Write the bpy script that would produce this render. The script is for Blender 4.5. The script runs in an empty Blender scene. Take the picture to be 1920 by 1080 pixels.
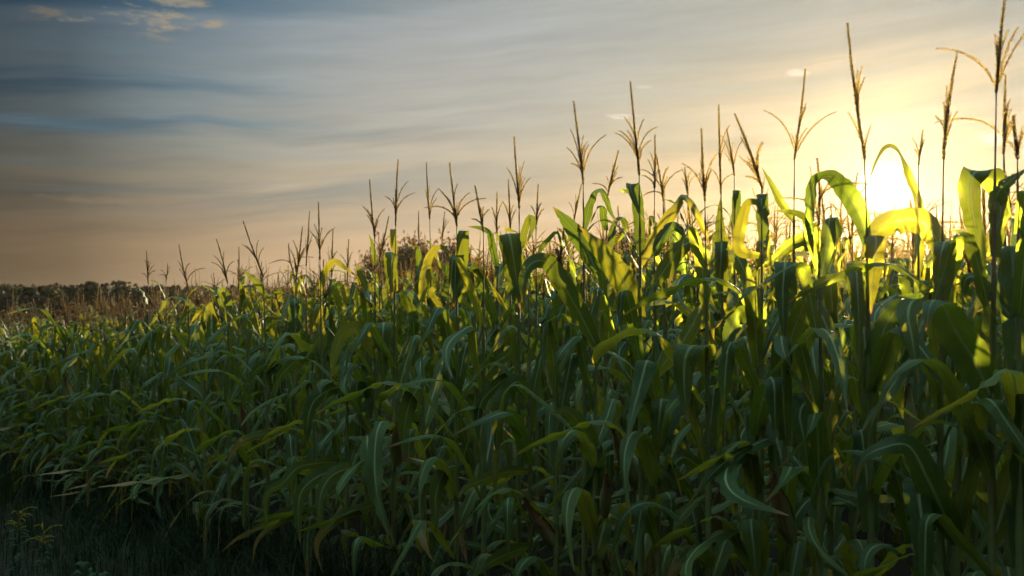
import bpy, math, random
import numpy as np
from math import radians, sin, cos, pi
from mathutils import Vector

random.seed(7)
rng = np.random.default_rng(7)
SC = bpy.context.scene
COL = SC.collection

HAZE = .00022
# ---------------------------------------------------------------- frame of reference
F = 1844.0            # focal length, in widths of a 1920-wide frame
CAM_Z = 1.65
HORIZON = 555.0
def P(px, py, Y):
    return np.array([(px - 960.0) / F * Y, Y, CAM_Z + (HORIZON - py) / F * Y])

ROW0, PITCH = 3.132, 0.75          # first row's distance from the camera, row spacing
NX, NY = 0.2396 / 0.3193, 0.211 / 0.3193     # into the field
DX, DY = NY, -NX                   # along the rows
def row_depth(px, k):
    m = (px - 960.0) / F
    return (ROW0 + PITCH * k) / (NX * m + NY)

def smooth(a, b, x):
    t = np.clip((x - a) / (b - a), 0, 1)
    return t * t * (3 - 2 * t)
def ground(x, y):
    x = np.asarray(x, float); y = np.asarray(y, float)
    r = np.sqrt(x * x + y * y)
    xc = np.where(x < 0, 13 * np.tanh(x / 13), 2.4 * np.tanh(x / 2.4))
    z = 0.075 * xc
    z = z * (1 - 0.6 * smooth(45, 150, r)) - 6.0 * smooth(45, 240, r)
    return z

SUN = np.array([(1660 - 960) / F, 1.0, (HORIZON - 330) / F]); SUN /= np.linalg.norm(SUN)

# ---------------------------------------------------------------- materials
class NT:
    def __init__(s, tree): s.t = tree; s.n = tree.nodes; s.l = tree.links
    def new(s, typ, **kw):
        nd = s.n.new(typ)
        for k, v in kw.items(): setattr(nd, k, v)
        return nd
    def put(s, sock, v):
        if isinstance(v, bpy.types.NodeSocket): s.l.new(v, sock)
        elif v is not None: sock.default_value = (*v, 1.0) if isinstance(v, tuple) and len(v) == 3 and sock.type == 'RGBA' else v
    def math(s, op, a, b=None, c=None, clamp=False):
        nd = s.new('ShaderNodeMath', operation=op, use_clamp=clamp)
        for i, v in enumerate((a, b, c)): 
            if v is not None: s.put(nd.inputs[i], v)
        return nd.outputs[0]
    def vmath(s, op, a, b=None):
        nd = s.new('ShaderNodeVectorMath', operation=op)
        s.put(nd.inputs[0], a)
        if b is not None: s.put(nd.inputs[1], b)
        return nd.outputs['Value'] if op in ('DOT_PRODUCT', 'LENGTH') else nd.outputs[0]
    def mix(s, f, a, b, mode='MIX', clamp=True):
        nd = s.new('ShaderNodeMix', data_type='RGBA', blend_type=mode)
        nd.clamp_factor = clamp
        s.put(nd.inputs[0], f)
        s.put(nd.inputs[6], a if isinstance(a, bpy.types.NodeSocket) else (*a, 1)[:4])
        s.put(nd.inputs[7], b if isinstance(b, bpy.types.NodeSocket) else (*b, 1)[:4])
        return nd.outputs[2]
    def ramp(s, f, stops, interp='LINEAR'):
        nd = s.new('ShaderNodeValToRGB'); cr = nd.color_ramp; cr.interpolation = interp
        while len(cr.elements) > 1: cr.elements.remove(cr.elements[0])
        cr.elements[0].position = stops[0][0]; cr.elements[0].color = (*stops[0][1], 1)
        for p, c in stops[1:]:
            e = cr.elements.new(p); e.color = (*c, 1)
        s.put(nd.inputs[0], f)
        return nd.outputs[0]
    def noise(s, vec, scale, detail=3, rough=.5, dist=0.0):
        nd = s.new('ShaderNodeTexNoise')
        s.put(nd.inputs['Vector'], vec); nd.inputs['Scale'].default_value = scale
        nd.inputs['Detail'].default_value = detail; nd.inputs['Roughness'].default_value = rough
        nd.inputs['Distortion'].default_value = dist
        return nd.outputs[0]
    def comb(s, x, y, z=0.0):
        nd = s.new('ShaderNodeCombineXYZ')
        for i, v in enumerate((x, y, z)): s.put(nd.inputs[i], v)
        return nd.outputs[0]
    def mapr(s, v, a, b, c=0.0, d=1.0, smooth=True):
        nd = s.new('ShaderNodeMapRange'); nd.interpolation_type = 'SMOOTHSTEP' if smooth else 'LINEAR'
        s.put(nd.inputs[0], v)
        for i, q in enumerate((a, b, c, d)): nd.inputs[i + 1].default_value = q
        return nd.outputs[0]

def material(name):
    m = bpy.data.materials.new(name); m.use_nodes = True
    t = NT(m.node_tree); t.n.clear()
    out = t.new('ShaderNodeOutputMaterial')
    return m, t, out

def randomness(t):
    a = t.new('ShaderNodeObjectInfo').outputs['Random']
    b = t.new('ShaderNodeNewGeometry').outputs['Random Per Island']
    r = t.math('FRACT', t.math('ADD', t.math('MULTIPLY', a, 7.31), t.math('MULTIPLY', b, 3.77)))
    return r

def plant_shader(t, out, col, trans, fac, rough, spec=0.5, bump=None, fwd=0.0):
    p = t.new('ShaderNodeBsdfPrincipled')
    t.put(p.inputs['Base Color'], col); t.put(p.inputs['Roughness'], rough)
    p.inputs['Specular IOR Level'].default_value = spec
    tr = t.new('ShaderNodeBsdfTranslucent'); t.put(tr.inputs[0], trans)
    if bump is not None:
        b = t.new('ShaderNodeBump'); b.inputs['Strength'].default_value = .35; b.inputs['Distance'].default_value = .004
        t.put(b.inputs['Height'], bump); t.l.new(b.outputs[0], p.inputs['Normal'])
    mx = t.new('ShaderNodeMixShader'); t.put(mx.inputs[0], fac)
    t.l.new(p.outputs[0], mx.inputs[1]); t.l.new(tr.outputs[0], mx.inputs[2])
    if fwd:      # thin tissue scatters mostly forwards
        rf = t.new('ShaderNodeBsdfRefraction'); rf.distribution = 'GGX'; t.put(rf.inputs['Color'], trans); rf.inputs['Roughness'].default_value = .5; rf.inputs['IOR'].default_value = 1.25
        m2 = t.new('ShaderNodeMixShader'); m2.inputs[0].default_value = fwd
        t.l.new(mx.outputs[0], m2.inputs[1]); t.l.new(rf.outputs[0], m2.inputs[2]); mx = m2
    t.l.new(mx.outputs[0], out.inputs[0])

def leaf_material(name, dry=0.0):
    m, t, out = material(name)
    uv = t.new('ShaderNodeUVMap').outputs[0]
    sep = t.new('ShaderNodeSeparateXYZ'); t.l.new(uv, sep.inputs[0])
    u, v = sep.outputs[0], sep.outputs[1]
    r = randomness(t)
    off = t.math('ABSOLUTE', t.math('SUBTRACT', u, .5))
    rib = t.mapr(off, .022, .070, 1, 0)
    rib = t.math('MULTIPLY', rib, t.mapr(v, .55, 1.0, 1, .25))
    veins = t.math('SINE', t.math('MULTIPLY', u, 150.0))
    vec = t.comb(t.math('MULTIPLY', u, 5.0), t.math('ADD', t.math('MULTIPLY', v, 1.6), t.math('MULTIPLY', r, 17.0)), t.math('MULTIPLY', r, 9.0))
    streak = t.noise(t.comb(t.math('MULTIPLY', u, 26.0), t.math('MULTIPLY', v, 1.2), t.math('MULTIPLY', r, 31.0)), 1.0, 2)
    blot = t.noise(vec, 2.2, 4, .6)
    green = t.ramp(r, [(0, (.020, .056, .015)), (.35, (.034, .080, .015)), (.7, (.055, .100, .015)), (1, (.088, .126, .015))])
    green = t.mix(t.math('MULTIPLY', t.mapr(blot, .35, .7), .45), green, (.080, .125, .022))
    green = t.mix(t.math('MULTIPLY', t.mapr(streak, .45, .75), .40), green, (.020, .058, .024))
    green = t.mix(t.math('MULTIPLY', t.math('ADD', veins, 1.0), .06), green, (.12, .17, .05))
    col = t.mix(rib, green, (.32, .37, .17))
    # withered tips, edges and blotches
    tip = t.mapr(t.math('ADD', v, t.math('MULTIPLY', t.math('SUBTRACT', blot, .5), .35 if not dry else .9)), (.90 - .42 * dry), 1.0 - .23 * dry)
    edge = t.math('MULTIPLY', t.mapr(t.math('ADD', off, t.math('MULTIPLY', t.math('SUBTRACT', streak, .5), .25)), .46 - .10 * dry, .56 - .08 * dry), .5 + .5 * dry)
    spot = t.math('MULTIPLY', t.mapr(t.noise(vec, 9.0, 2, .5), .66 - .1 * dry, .71 - .08 * dry), .7)
    wi = t.math('MAXIMUM', t.math('MAXIMUM', tip, edge), spot)
    straw = t.mix(t.noise(vec, 6.0, 3), (.20, .105, .030), (.34, .21, .07))
    col = t.mix(wi, col, straw)
    trg = t.ramp(r, [(0, (.09, .14, .010)), (.5, (.24, .235, .013)), (1, (.46, .35, .020))])
    trg = t.mix(t.math('MULTIPLY', t.math('ADD', veins, 1.0), .10), trg, (.20, .26, .01))
    trg = t.mix(t.math('MULTIPLY', t.mapr(streak, .35, .7), .45), trg, (.12, .20, .01))
    trg = t.mix(t.math('MULTIPLY', rib, .75), trg, (.13, .14, .02))
    trg = t.mix(wi, trg, (.45, .22, .04))
    rough = t.math('ADD', t.math('MULTIPLY', blot, .22), .46)
    bump = t.math('ADD', t.math('MULTIPLY', veins, .18), t.math('ADD', t.math('MULTIPLY', rib, 1.0), t.math('MULTIPLY', streak, .6)))
    plant_shader(t, out, col, trg, .43, rough, .38, bump, .02)
    return m

def stalk_material():
    m, t, out = material('corn stalk')
    tc = t.new('ShaderNodeTexCoord').outputs['Object']
    sep = t.new('ShaderNodeSeparateXYZ'); t.l.new(tc, sep.inputs[0])
    r = randomness(t)
    n = t.noise(tc, 9, 3); fine = t.noise(t.vmath('MULTIPLY', tc, (220.0, 220.0, 6.0)), 1, 2)
    h = t.math('ADD', sep.outputs[2], t.math('MULTIPLY', t.math('SUBTRACT', n, .5), .9))
    c = t.ramp(t.math('MULTIPLY', h, .45), [(0, (.13, .13, .045)), (.35, (.15, .17, .045)), (.62, (.12, .13, .035)), (.78, (.14, .07, .04)), (1, (.15, .085, .045))])
    c = t.mix(t.math('MULTIPLY', t.mapr(n, .5, .75), .6), c, (.16, .075, .045))
    c = t.mix(t.math('MULTIPLY', fine, .4), c, (.23, .22, .085))
    plant_shader(t, out, c, (.16, .12, .03), .12, .68, .2, fine)
    return m

def tassel_material():
    m, t, out = material('corn tassel')
    tc = t.new('ShaderNodeTexCoord').outputs['Object']
    r = randomness(t); n = t.noise(tc, 30, 2)
    c = t.ramp(r, [(0, (.050, .022, .014)), (.5, (.080, .038, .020)), (1, (.13, .075, .032))])
    c = t.mix(t.math('MULTIPLY', n, .6), c, (.075, .030, .020))
    tr = t.ramp(r, [(0, (.50, .36, .07)), (.5, (.70, .55, .10)), (1, (.85, .70, .16))])
    plant_shader(t, out, c, tr, .14, .6, .3, None, .30)
    return m

def husk_material():
    m, t, out = material('corn husk')
    uv = t.new('ShaderNodeUVMap').outputs[0]
    sep = t.new('ShaderNodeSeparateXYZ'); t.l.new(uv, sep.inputs[0]); u, v = sep.outputs[0], sep.outputs[1]
    r = randomness(t)
    st = t.noise(t.comb(t.math('MULTIPLY', u, 30.0), t.math('MULTIPLY', v, 1.6), t.math('MULTIPLY', r, 20.0)), 1, 3)
    c = t.mix(st, (.20, .22, .07), (.42, .40, .17))
    red = t.math('MULTIPLY', t.mapr(t.math('ADD', t.math('MULTIPLY', v, .6), t.math('ADD', t.math('MULTIPLY', st, .6), t.math('MULTIPLY', r, .35))), .65, 1.05), .85)
    c = t.mix(red, c, (.24, .075, .04))
    plant_shader(t, out, c, (.30, .26, .06), .2, .55, .35, st)
    return m

def plain(name, a, b, scale, rough, trans=None, fac=0.0, spec=.3):
    m, t, out = material(name)
    tc = t.new('ShaderNodeTexCoord').outputs['Object']
    n = t.noise(tc, scale, 5, .6); r = randomness(t)
    c = t.mix(t.mapr(t.math('ADD', t.math('MULTIPLY', n, .7), t.math('MULTIPLY', r, .45)), .3, .8), a, b)
    plant_shader(t, out, c, trans or a, fac, rough, spec, n)
    return m

M_LEAF = leaf_material('corn leaf')
M_DRY = leaf_material('withering corn leaf', .75)
M_STALK, M_TASSEL, M_HUSK = stalk_material(), tassel_material(), husk_material()
M_SILK = plain('corn silk', (.10, .03, .015), (.22, .09, .04), 60, .6, (.3, .12, .04), .2)
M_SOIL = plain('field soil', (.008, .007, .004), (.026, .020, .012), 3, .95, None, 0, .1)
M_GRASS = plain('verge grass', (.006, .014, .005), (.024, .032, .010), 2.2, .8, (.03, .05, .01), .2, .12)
M_TREE = plain('tree leaves', (.036, .026, .010), (.105, .056, .018), 1.5, .7, (.24, .12, .025), .22)
M_WOOD = plain('far wood leaves', (.008, .011, .005), (.018, .018, .008), .3, .8, (.06, .06, .02), .15)
M_BARK = plain('bark', (.05, .035, .022), (.11, .08, .05), 12, .9)
M_YELLOW = plain('goldenrod flowers', (.20, .15, .015), (.34, .25, .03), 30, .8, (.2, .16, .02), .2)
M_WEED = plain('weed leaves', (.010, .030, .007), (.022, .045, .010), 8, .7, (.06, .10, .012), .25)

# ---------------------------------------------------------------- mesh helpers
class MB:
    def __init__(s): s.v = []; s.ls = []; s.li = []; s.uv = []; s.n = 0; s.nf = 0
    def add(s, v, f, uv=None):
        v = np.asarray(v, float).reshape(-1, 3)
        s.v.append(v)
        if isinstance(f, np.ndarray):
            s.ls.append(np.full(len(f), f.shape[1], np.int32)); s.li.append(f.ravel().astype(np.int32) + s.n); s.nf += len(f)
        else:
            s.ls.append(np.array([len(q) for q in f], np.int32)); s.li.append(np.array([i for q in f for i in q], np.int32) + s.n); s.nf += len(f)
        s.uv.append(np.zeros((len(v), 2)) if uv is None else np.asarray(uv, float))
        s.n += len(v)
    def arrays(s):
        return np.concatenate(s.v), np.concatenate(s.ls), np.concatenate(s.li), np.concatenate(s.uv)
    def mesh(s, name, mat, smooth_=True):
        v, ls, li, uv = s.arrays()
        me = bpy.data.meshes.new(name); fill_mesh(me, v, ls, li, uv, mat, smooth_)
        return me

def make_mesh(name, v, f, uv, mat, smooth_=True):
    mb = MB(); mb.add(v, np.asarray(f), uv); return mb.mesh(name, mat, smooth_)

def fill_mesh(me, v, ls, li, uv, mats, smooth_=True, midx=None):
    me.vertices.add(len(v)); me.vertices.foreach_set('co', np.asarray(v, np.float32).ravel())
    me.loops.add(len(li)); me.loops.foreach_set('vertex_index', li.astype(np.int32))
    st = np.concatenate([[0], np.cumsum(ls)[:-1]]).astype(np.int32)
    me.polygons.add(len(ls)); me.polygons.foreach_set('loop_start', st); me.polygons.foreach_set('loop_total', ls.astype(np.int32))
    me.polygons.foreach_set('use_smooth', np.full(len(ls), smooth_))
    if uv is not None:
        lay = me.uv_layers.new(name='UVMap')
        lay.data.foreach_set('uv', np.asarray(uv, np.float32)[li].ravel())
    for m in (mats if isinstance(mats, (list, tuple)) else [mats]): me.materials.append(m)
    if midx is not None: me.polygons.foreach_set('material_index', midx.astype(np.int32))
    me.update(calc_edges=True)

def obj(name, me, parent=None, loc=(0, 0, 0), rz=0.0, scale=None):
    o = bpy.data.objects.new(name, me); COL.objects.link(o)
    o.location = tuple(float(q) for q in loc); o.rotation_euler = (0, 0, rz)
    if scale is not None: o.scale = scale
    if parent is not None: o.parent = parent
    return o

def thing(o, label, cat, group=None):
    o['label'] = label; o['category'] = cat
    if group: o['group'] = group
    return o

def unit(a): 
    return a / np.maximum(np.linalg.norm(a, axis=-1, keepdims=True), 1e-9)

def catmull(pts, n):
    p = np.asarray(pts, float)
    if len(p) == 2: p = np.array([p[0], p[0] * .5 + p[1] * .5, p[1]])
    d = np.concatenate([[0], np.cumsum(np.maximum(np.linalg.norm(np.diff(p, axis=0), axis=1), 1e-6) ** .5)])
    tt = np.linspace(0, d[-1], 200)
    ext = np.vstack([2 * p[0] - p[1], p, 2 * p[-1] - p[-2]])
    de = np.concatenate([[2 * d[0] - d[1]], d, [2 * d[-1] - d[-2]]])
    res = []
    for t in tt:
        i = min(max(int(np.searchsorted(d, t, side='right')) - 1, 0), len(d) - 2) + 1
        t0, t1, t2, t3 = de[i - 1], de[i], de[i + 1], de[i + 2]
        a1 = (t1 - t) / (t1 - t0) * ext[i - 1] + (t - t0) / (t1 - t0) * ext[i]
        a2 = (t2 - t) / (t2 - t1) * ext[i] + (t - t1) / (t2 - t1) * ext[i + 1]
        a3 = (t3 - t) / (t3 - t2) * ext[i + 1] + (t - t2) / (t3 - t2) * ext[i + 2]
        b1 = (t2 - t) / (t2 - t0) * a1 + (t - t0) / (t2 - t0) * a2
        b2 = (t3 - t) / (t3 - t1) * a2 + (t - t1) / (t3 - t1) * a3
        res.append((t2 - t) / (t2 - t1) * b1 + (t - t1) / (t2 - t1) * b2)
    res = np.array(res)
    return resample(res, n)

def resample(p, n):
    s = np.concatenate([[0], np.cumsum(np.linalg.norm(np.diff(p, axis=0), axis=1))])
    q = np.linspace(0, s[-1], n)
    return np.stack([np.interp(q, s, p[:, k]) for k in range(3)], 1)

def leaf_width(s, blunt=1.7, base=.62):
    w = base + (1 - base) * smooth(0, .22, s)
    t = np.clip((s - .38) / .62, 0, 1)
    return w * (1 - t ** blunt) * (1 - .0 * s) + .012

def ribbon(pts, W, wmax, cross=6, groove=.22, ripple=.10, freq=26.0, ph=0.0, blunt=1.7, base=.62):
    n = len(pts); s = np.linspace(0, 1, n)
    T = unit(np.gradient(pts, axis=0))
    W = unit(W - T * np.sum(W * T, 1, keepdims=True))
    N = np.cross(W, T)
    w = leaf_width(s, blunt, base) * wmax * .5
    rag = np.ones((2, n))
    if n >= 16:
        rag += rng.normal(0, .045, (2, n)) * smooth(.1, .3, s)
        for q in range(rng.integers(0, 4)):
            rag[rng.integers(0, 2), rng.integers(n // 4, n - 1)] *= rng.uniform(.45, .8)
    us = np.linspace(-1, 1, cross + 1)
    V = np.zeros((n, cross + 1, 3)); UV = np.zeros((n, cross + 1, 2))
    fade = smooth(0, .15, s)
    g = groove * (1 - .55 * s)
    for j, u in enumerate(us):
        r = ripple * u * u * fade * np.sin(freq * s + ph + (1.9 if u > 0 else 0)) * (1 + .5 * np.sin(freq * .37 * s + ph * 2))
        lift = g * abs(u) ** 1.3 + r
        V[:, j] = pts + W * (u * w * (1 - .12 * g * abs(u)) * (rag[int(u > 0)] if abs(u) > .8 else 1))[:, None] + N * (lift * w)[:, None]
        UV[:, j, 0] = .5 + .5 * u; UV[:, j, 1] = s
    idx = np.arange(n * (cross + 1)).reshape(n, cross + 1)
    f = np.stack([idx[:-1, :-1], idx[:-1, 1:], idx[1:, 1:], idx[1:, :-1]], -1).reshape(-1, 4)
    return V.reshape(-1, 3), f, UV.reshape(-1, 2)

def tube(pts, rad, sides=6, cap=True):
    pts = np.asarray(pts, float); n = len(pts)
    T = unit(np.gradient(pts, axis=0))
    ref = np.where(np.abs(T[:, :1]) > .9, np.array([[0, 1., 0]]), np.array([[1., 0, 0]]))
    A = unit(np.cross(T, ref)); B = np.cross(T, A)
    a = np.linspace(0, 2 * pi, sides, endpoint=False)
    V = pts[:, None] + (A[:, None] * np.cos(a)[None, :, None] + B[:, None] * np.sin(a)[None, :, None]) * np.asarray(rad)[:, None, None]
    idx = np.arange(n * sides).reshape(n, sides); nx = np.roll(idx, -1, 1)
    f = np.stack([idx[:-1], nx[:-1], nx[1:], idx[1:]], -1).reshape(-1, 4)
    if cap: f = [tuple(q) for q in f] + [tuple(idx[-1]), tuple(idx[0][::-1])]
    uv = np.zeros((n, sides, 2)); uv[..., 0] = np.linspace(0, 1, sides)[None]; uv[..., 1] = np.linspace(0, 1, n)[:, None]
    return V.reshape(-1, 3), f, uv.reshape(-1, 2)

# ---------------------------------------------------------------- corn parts, free-standing variants
def leaf_path(kind, R, n=30):
    """a leaf in its own frame: leaves the stalk at the origin, reaches out along +x"""
    if kind == 'flag':   L, th0, sf, drop, sharp = R.uniform(.32, .45), R.uniform(60, 80), R.uniform(.45, .7), R.uniform(40, 150), R.uniform(.06, .2)
    elif kind == 'fold': L, th0, sf, drop, sharp = R.uniform(.52, .78), R.uniform(58, 83), R.uniform(.30, .62), R.uniform(90, 165), R.uniform(.02, .10)
    elif kind == 'arch': L, th0, sf, drop, sharp = R.uniform(.58, .85), R.uniform(48, 78), R.uniform(.28, .6), R.uniform(70, 150), R.uniform(.08, .42)
    else:                L, th0, sf, drop, sharp = R.uniform(.55, .85), R.uniform(15, 60), R.uniform(.18, .5), R.uniform(50, 135), R.uniform(.05, .4)
    s = np.linspace(0, 1, 160)
    th = th0 - 10 * s - drop * smooth(sf - sharp / 2, sf + sharp, s) + R.uniform(-1, 1) * 10 * np.sin(7 * s + R.uniform(0, 6))
    th = np.radians(np.maximum(th, -88))
    az = np.radians(R.uniform(-35, 35)) * s ** 1.2 + np.radians(R.uniform(-85, 85)) * smooth(sf, 1, s)
    ds = L / 159
    x = np.cumsum(np.cos(th) * np.cos(az)) * ds; y = np.cumsum(np.cos(th) * np.sin(az)) * ds; z = np.cumsum(np.sin(th)) * ds
    p = resample(np.stack([x, y, z], 1) - [[x[0], y[0], z[0]]], n)
    sN = np.linspace(0, 1, n)
    tw = np.radians(R.uniform(-25, 25)) * sN + np.radians(R.uniform(-110, 110)) * smooth(sf, 1, sN)
    T = unit(np.gradient(p, axis=0))
    azn = np.interp(sN, s, az)
    side = np.stack([-np.sin(azn), np.cos(azn), 0 * azn], 1)
    N = np.cross(side, T)
    W = side * np.cos(tw)[:, None] + N * np.sin(tw)[:, None]
    return p, W, L

def leaf_geo(kind, R, n=30, cross=6):
    p, W, L = leaf_path(kind, R, n)
    wm = R.uniform(.052, .078) if kind == 'flag' else R.uniform(.054, .088)
    return ribbon(p, W, wm, cross, R.uniform(.10, .42), R.uniform(.08, .30), R.uniform(14, 38), R.uniform(0, 6), R.uniform(1.15, 1.9))

def leaf_bank(kind, count, mat, n=30, cross=6):
    res = []
    for i in range(count):
        mb = MB(); mb.add(*leaf_geo(kind, random, n, cross)); res.append(mb.mesh('leaf', mat))
    return res

BANK = {'flag': leaf_bank('flag', 8, M_LEAF), 'fold': leaf_bank('fold', 16, M_LEAF), 'arch': leaf_bank('arch', 14, M_LEAF),
        'low': leaf_bank('low', 10, M_LEAF), 'dry': leaf_bank('low', 8, M_DRY)}

def stalk_profile(H, n=40):
    """radii up a stalk: swollen joints, thinner to the top"""
    s = np.linspace(0, 1, n)
    r = .0152 * (1 - .64 * s)
    r = r * (1 - .62 * smooth(.60, 1.0, s))
    zs = s * H
    for k in range(14):
        r += .0040 * np.exp(-((zs - (.08 + k * .15)) / .012) ** 2) * (1 - .5 * s)
    return r

def spikelets(mb, pts, per, step, length, out, sides=2, R=random, fat=.28):
    pts = np.asarray(pts, float)
    g = np.random.default_rng(R.randint(0, 10 ** 9))
    s = np.concatenate([[0], np.cumsum(np.linalg.norm(np.diff(pts, axis=0), axis=1))])
    L = s[-1]
    d = np.arange(0, L, step); d = np.clip(d + g.uniform(-.2, .2, len(d)) * step, 0, L)
    at_ = lambda q: np.stack([np.interp(q, s, pts[:, k]) for k in range(3)], 1)
    q = at_(d); T = unit(at_(np.minimum(d + .01, L)) - at_(np.maximum(d - .01, 0)))
    ref = np.where(np.abs(T[:, 2:3]) < .9, np.array([[.3, .2, .9]]), np.array([[1., .1, 0]]))
    A = unit(np.cross(T, ref)); B = np.cross(T, A)
    m = len(d); n = m * per
    if n == 0: return
    rep = lambda x: np.repeat(x, per, 0)
    a = g.uniform(0, 2 * pi, n) if per < 3 else np.tile(2 * pi * np.arange(per) / per, m) + g.uniform(-.5, .5, n) + rep(d) * 300
    q, T, A, B, dd = rep(q), rep(T), rep(A), rep(B), rep(d)
    O = A * np.cos(a)[:, None] + B * np.sin(a)[:, None]
    D = unit(T + O * g.uniform(.25, .60, n)[:, None]); ln = (length * g.uniform(.75, 1.2, n) * (1 - .35 * (dd / L) ** 3))[:, None]
    p0 = q + O * out * .3; p1 = p0 + D * ln; mid = p0 + D * ln * .45
    S1 = unit(np.cross(D, O)) * ln * fat * .55; S2 = unit(np.cross(S1, D)) * ln * fat * .5
    V = np.stack([p0, mid + S1, mid + S2, mid - S1, mid - S2, p1], 1).reshape(-1, 3)
    tri = np.array([(0, 2, 1), (0, 3, 2), (0, 4, 3), (0, 1, 4), (5, 1, 2), (5, 2, 3), (5, 3, 4), (5, 4, 1)])
    mb.add(V, (tri[None] + (np.arange(n) * 6)[:, None, None]).reshape(-1, 3))

def bezier(a, b, c, n):
    t = np.linspace(0, 1, n)[:, None]
    return a * (1 - t) ** 2 + 2 * b * t * (1 - t) + c * t * t

def tassel_geo(stem, branches, R=random, thick=1.0, closeness=1.0):
    """stem: polyline from the last leaf to the tip; branches: polylines"""
    mb = MB()
    n = len(stem); s = np.linspace(0, 1, n)
    mb.add(*tube(stem, (.0032 - .0022 * s) * thick, 5))
    L = np.concatenate([[0], np.cumsum(np.linalg.norm(np.diff(stem, axis=0), axis=1))]); 
    return mb, L

def finish_tassel(mb, spike, branches, R, k=1.0):
    spikelets(mb, spike, 6, .0062 * k, .0128 * k, .0056, R=R)
    for b in branches:
        mb.add(*tube(b, np.linspace(.0016, .0008, len(b)), 4))
        spikelets(mb, b[max(1, len(b) // 7):], 3, .0064 * k, .0112 * k, .0046, R=R)
    return mb

def tassel_free(R, scale=1.0):
    """origin at the joint where the branches start; returns mesh data"""
    H = R.uniform(.26, .36) * scale
    lean = np.array([R.uniform(-.22, .12), R.uniform(-.12, .12), 1.0]); lean /= np.linalg.norm(lean)
    bend = np.array([R.uniform(-.05, .05), R.uniform(-.05, .05), 0])
    tip = lean * H; tip[:2] *= .8
    spike = bezier(np.zeros(3), tip * .5 + bend * .4, tip, 14)
    stem = spike
    br = []
    for i in range(R.randint(4, 10)):
        h0 = R.uniform(0, .38) * H
        a = R.uniform(0, 2 * pi); el = radians(R.uniform(5, 82)); ln = R.uniform(.09, .25) * scale
        b0 = spike[0] + lean * h0
        O = np.array([cos(a), sin(a), 0])
        tp = b0 + (O * cos(el) + np.array([0, 0, sin(el)])) * ln
        br.append(bezier(b0, b0 + lean * ln * .45 + O * ln * .08, tp, 10))
    mb, _ = tassel_geo(stem, br, R)
    return finish_tassel(mb, spike, br, R)

TASSELS = [tassel_free(random).mesh('tassel', M_TASSEL) for _ in range(14)]

def ear_geo(R):
    """husk wrapped round a cob, tip along +z then tilted; origin at its foot"""
    L = R.uniform(.21, .27); r = R.uniform(.023, .029)
    n, sd = 18, 14
    s = np.linspace(0, 1, n)
    prof = r * (0.45 + .55 * smooth(0, .3, s)) * (1 - .80 * smooth(.5, 1.02, s))
    mb = MB()
    tilt = radians(R.uniform(12, 28))
    axis = np.array([sin(tilt), 0, cos(tilt)]); X = np.array([cos(tilt), 0, -sin(tilt)]); Y = np.array([0, 1., 0])
    a = np.linspace(0, 2 * pi, sd + 1)
    V = np.zeros((n, sd + 1, 3)); UV = np.zeros((n, sd + 1, 2))
    for i in range(n):
        rr = prof[i] * (1 + .07 * np.sin(a * 3 + s[i] * 2.5) + .04 * np.sin(a * 7 - s[i] * 4))
        V[i] = axis * (s[i] * L) + X * .012 + np.outer(np.cos(a) * rr, X) + np.outer(np.sin(a) * rr, Y)
        UV[i, :, 0] = a / (2 * pi); UV[i, :, 1] = s[i]
    idx = np.arange(n * (sd + 1)).reshape(n, sd + 1)
    mb.add(V.reshape(-1, 3), np.stack([idx[:-1, :-1], idx[:-1, 1:], idx[1:, 1:], idx[1:, :-1]], -1).reshape(-1, 4), UV.reshape(-1, 2))
    for k in range(4):              # loose husk leaves with free points
        ak = R.uniform(0, 2 * pi); q = np.linspace(0, 1, 12)
        O = X * cos(ak) + Y * sin(ak); S = -X * sin(ak) + Y * cos(ak)
        Lk = L * R.uniform(.85, 1.18)
        rad = np.interp(q, s, prof) * 1.10 + .012 * q ** 3 * R.uniform(-.3, 1.4)
        p = axis * (q * Lk)[:, None] + X * .012 + O * rad[:, None]
        W = np.repeat(S[None], 12, 0)
        mb.add(*ribbon(p, W, .040, 4, -.35, .08, 12, ak, 1.5, .8))
    silk = MB()
    for k in range(26):
        ak = R.uniform(0, 2 * pi); O = X * cos(ak) + Y * sin(ak)
        p0 = axis * L * .97 + X * .012
        p2 = p0 + axis * R.uniform(.005, .04) + O * R.uniform(.01, .035) + np.array([0, 0, -R.uniform(0, .05)])
        silk.add(*tube(bezier(p0, p0 + axis * R.uniform(.02, .05) + O * .006, p2, 6), np.linspace(.0012, .0006, 6), 3))
    return mb.mesh('ear', M_HUSK), silk.mesh('silk', M_SILK)
EARS = [ear_geo(random) for _ in range(6)]

def stalk_mesh(pts):
    mb = MB(); p = catmull(pts, 44)
    mb.add(*tube(p, stalk_profile(np.linalg.norm(p[-1] - p[0]), 44), 8))
    return mb.mesh('stalk', M_STALK)
STALKS = []
for i in range(6):
    a, b = random.uniform(-.02, .02), random.uniform(-.02, .02)
    STALKS.append(stalk_mesh([(0, 0, 0), (a, b, .6), (a * .4, b * 1.4, 1.25), (0, 0, 1.9)]))

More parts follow.
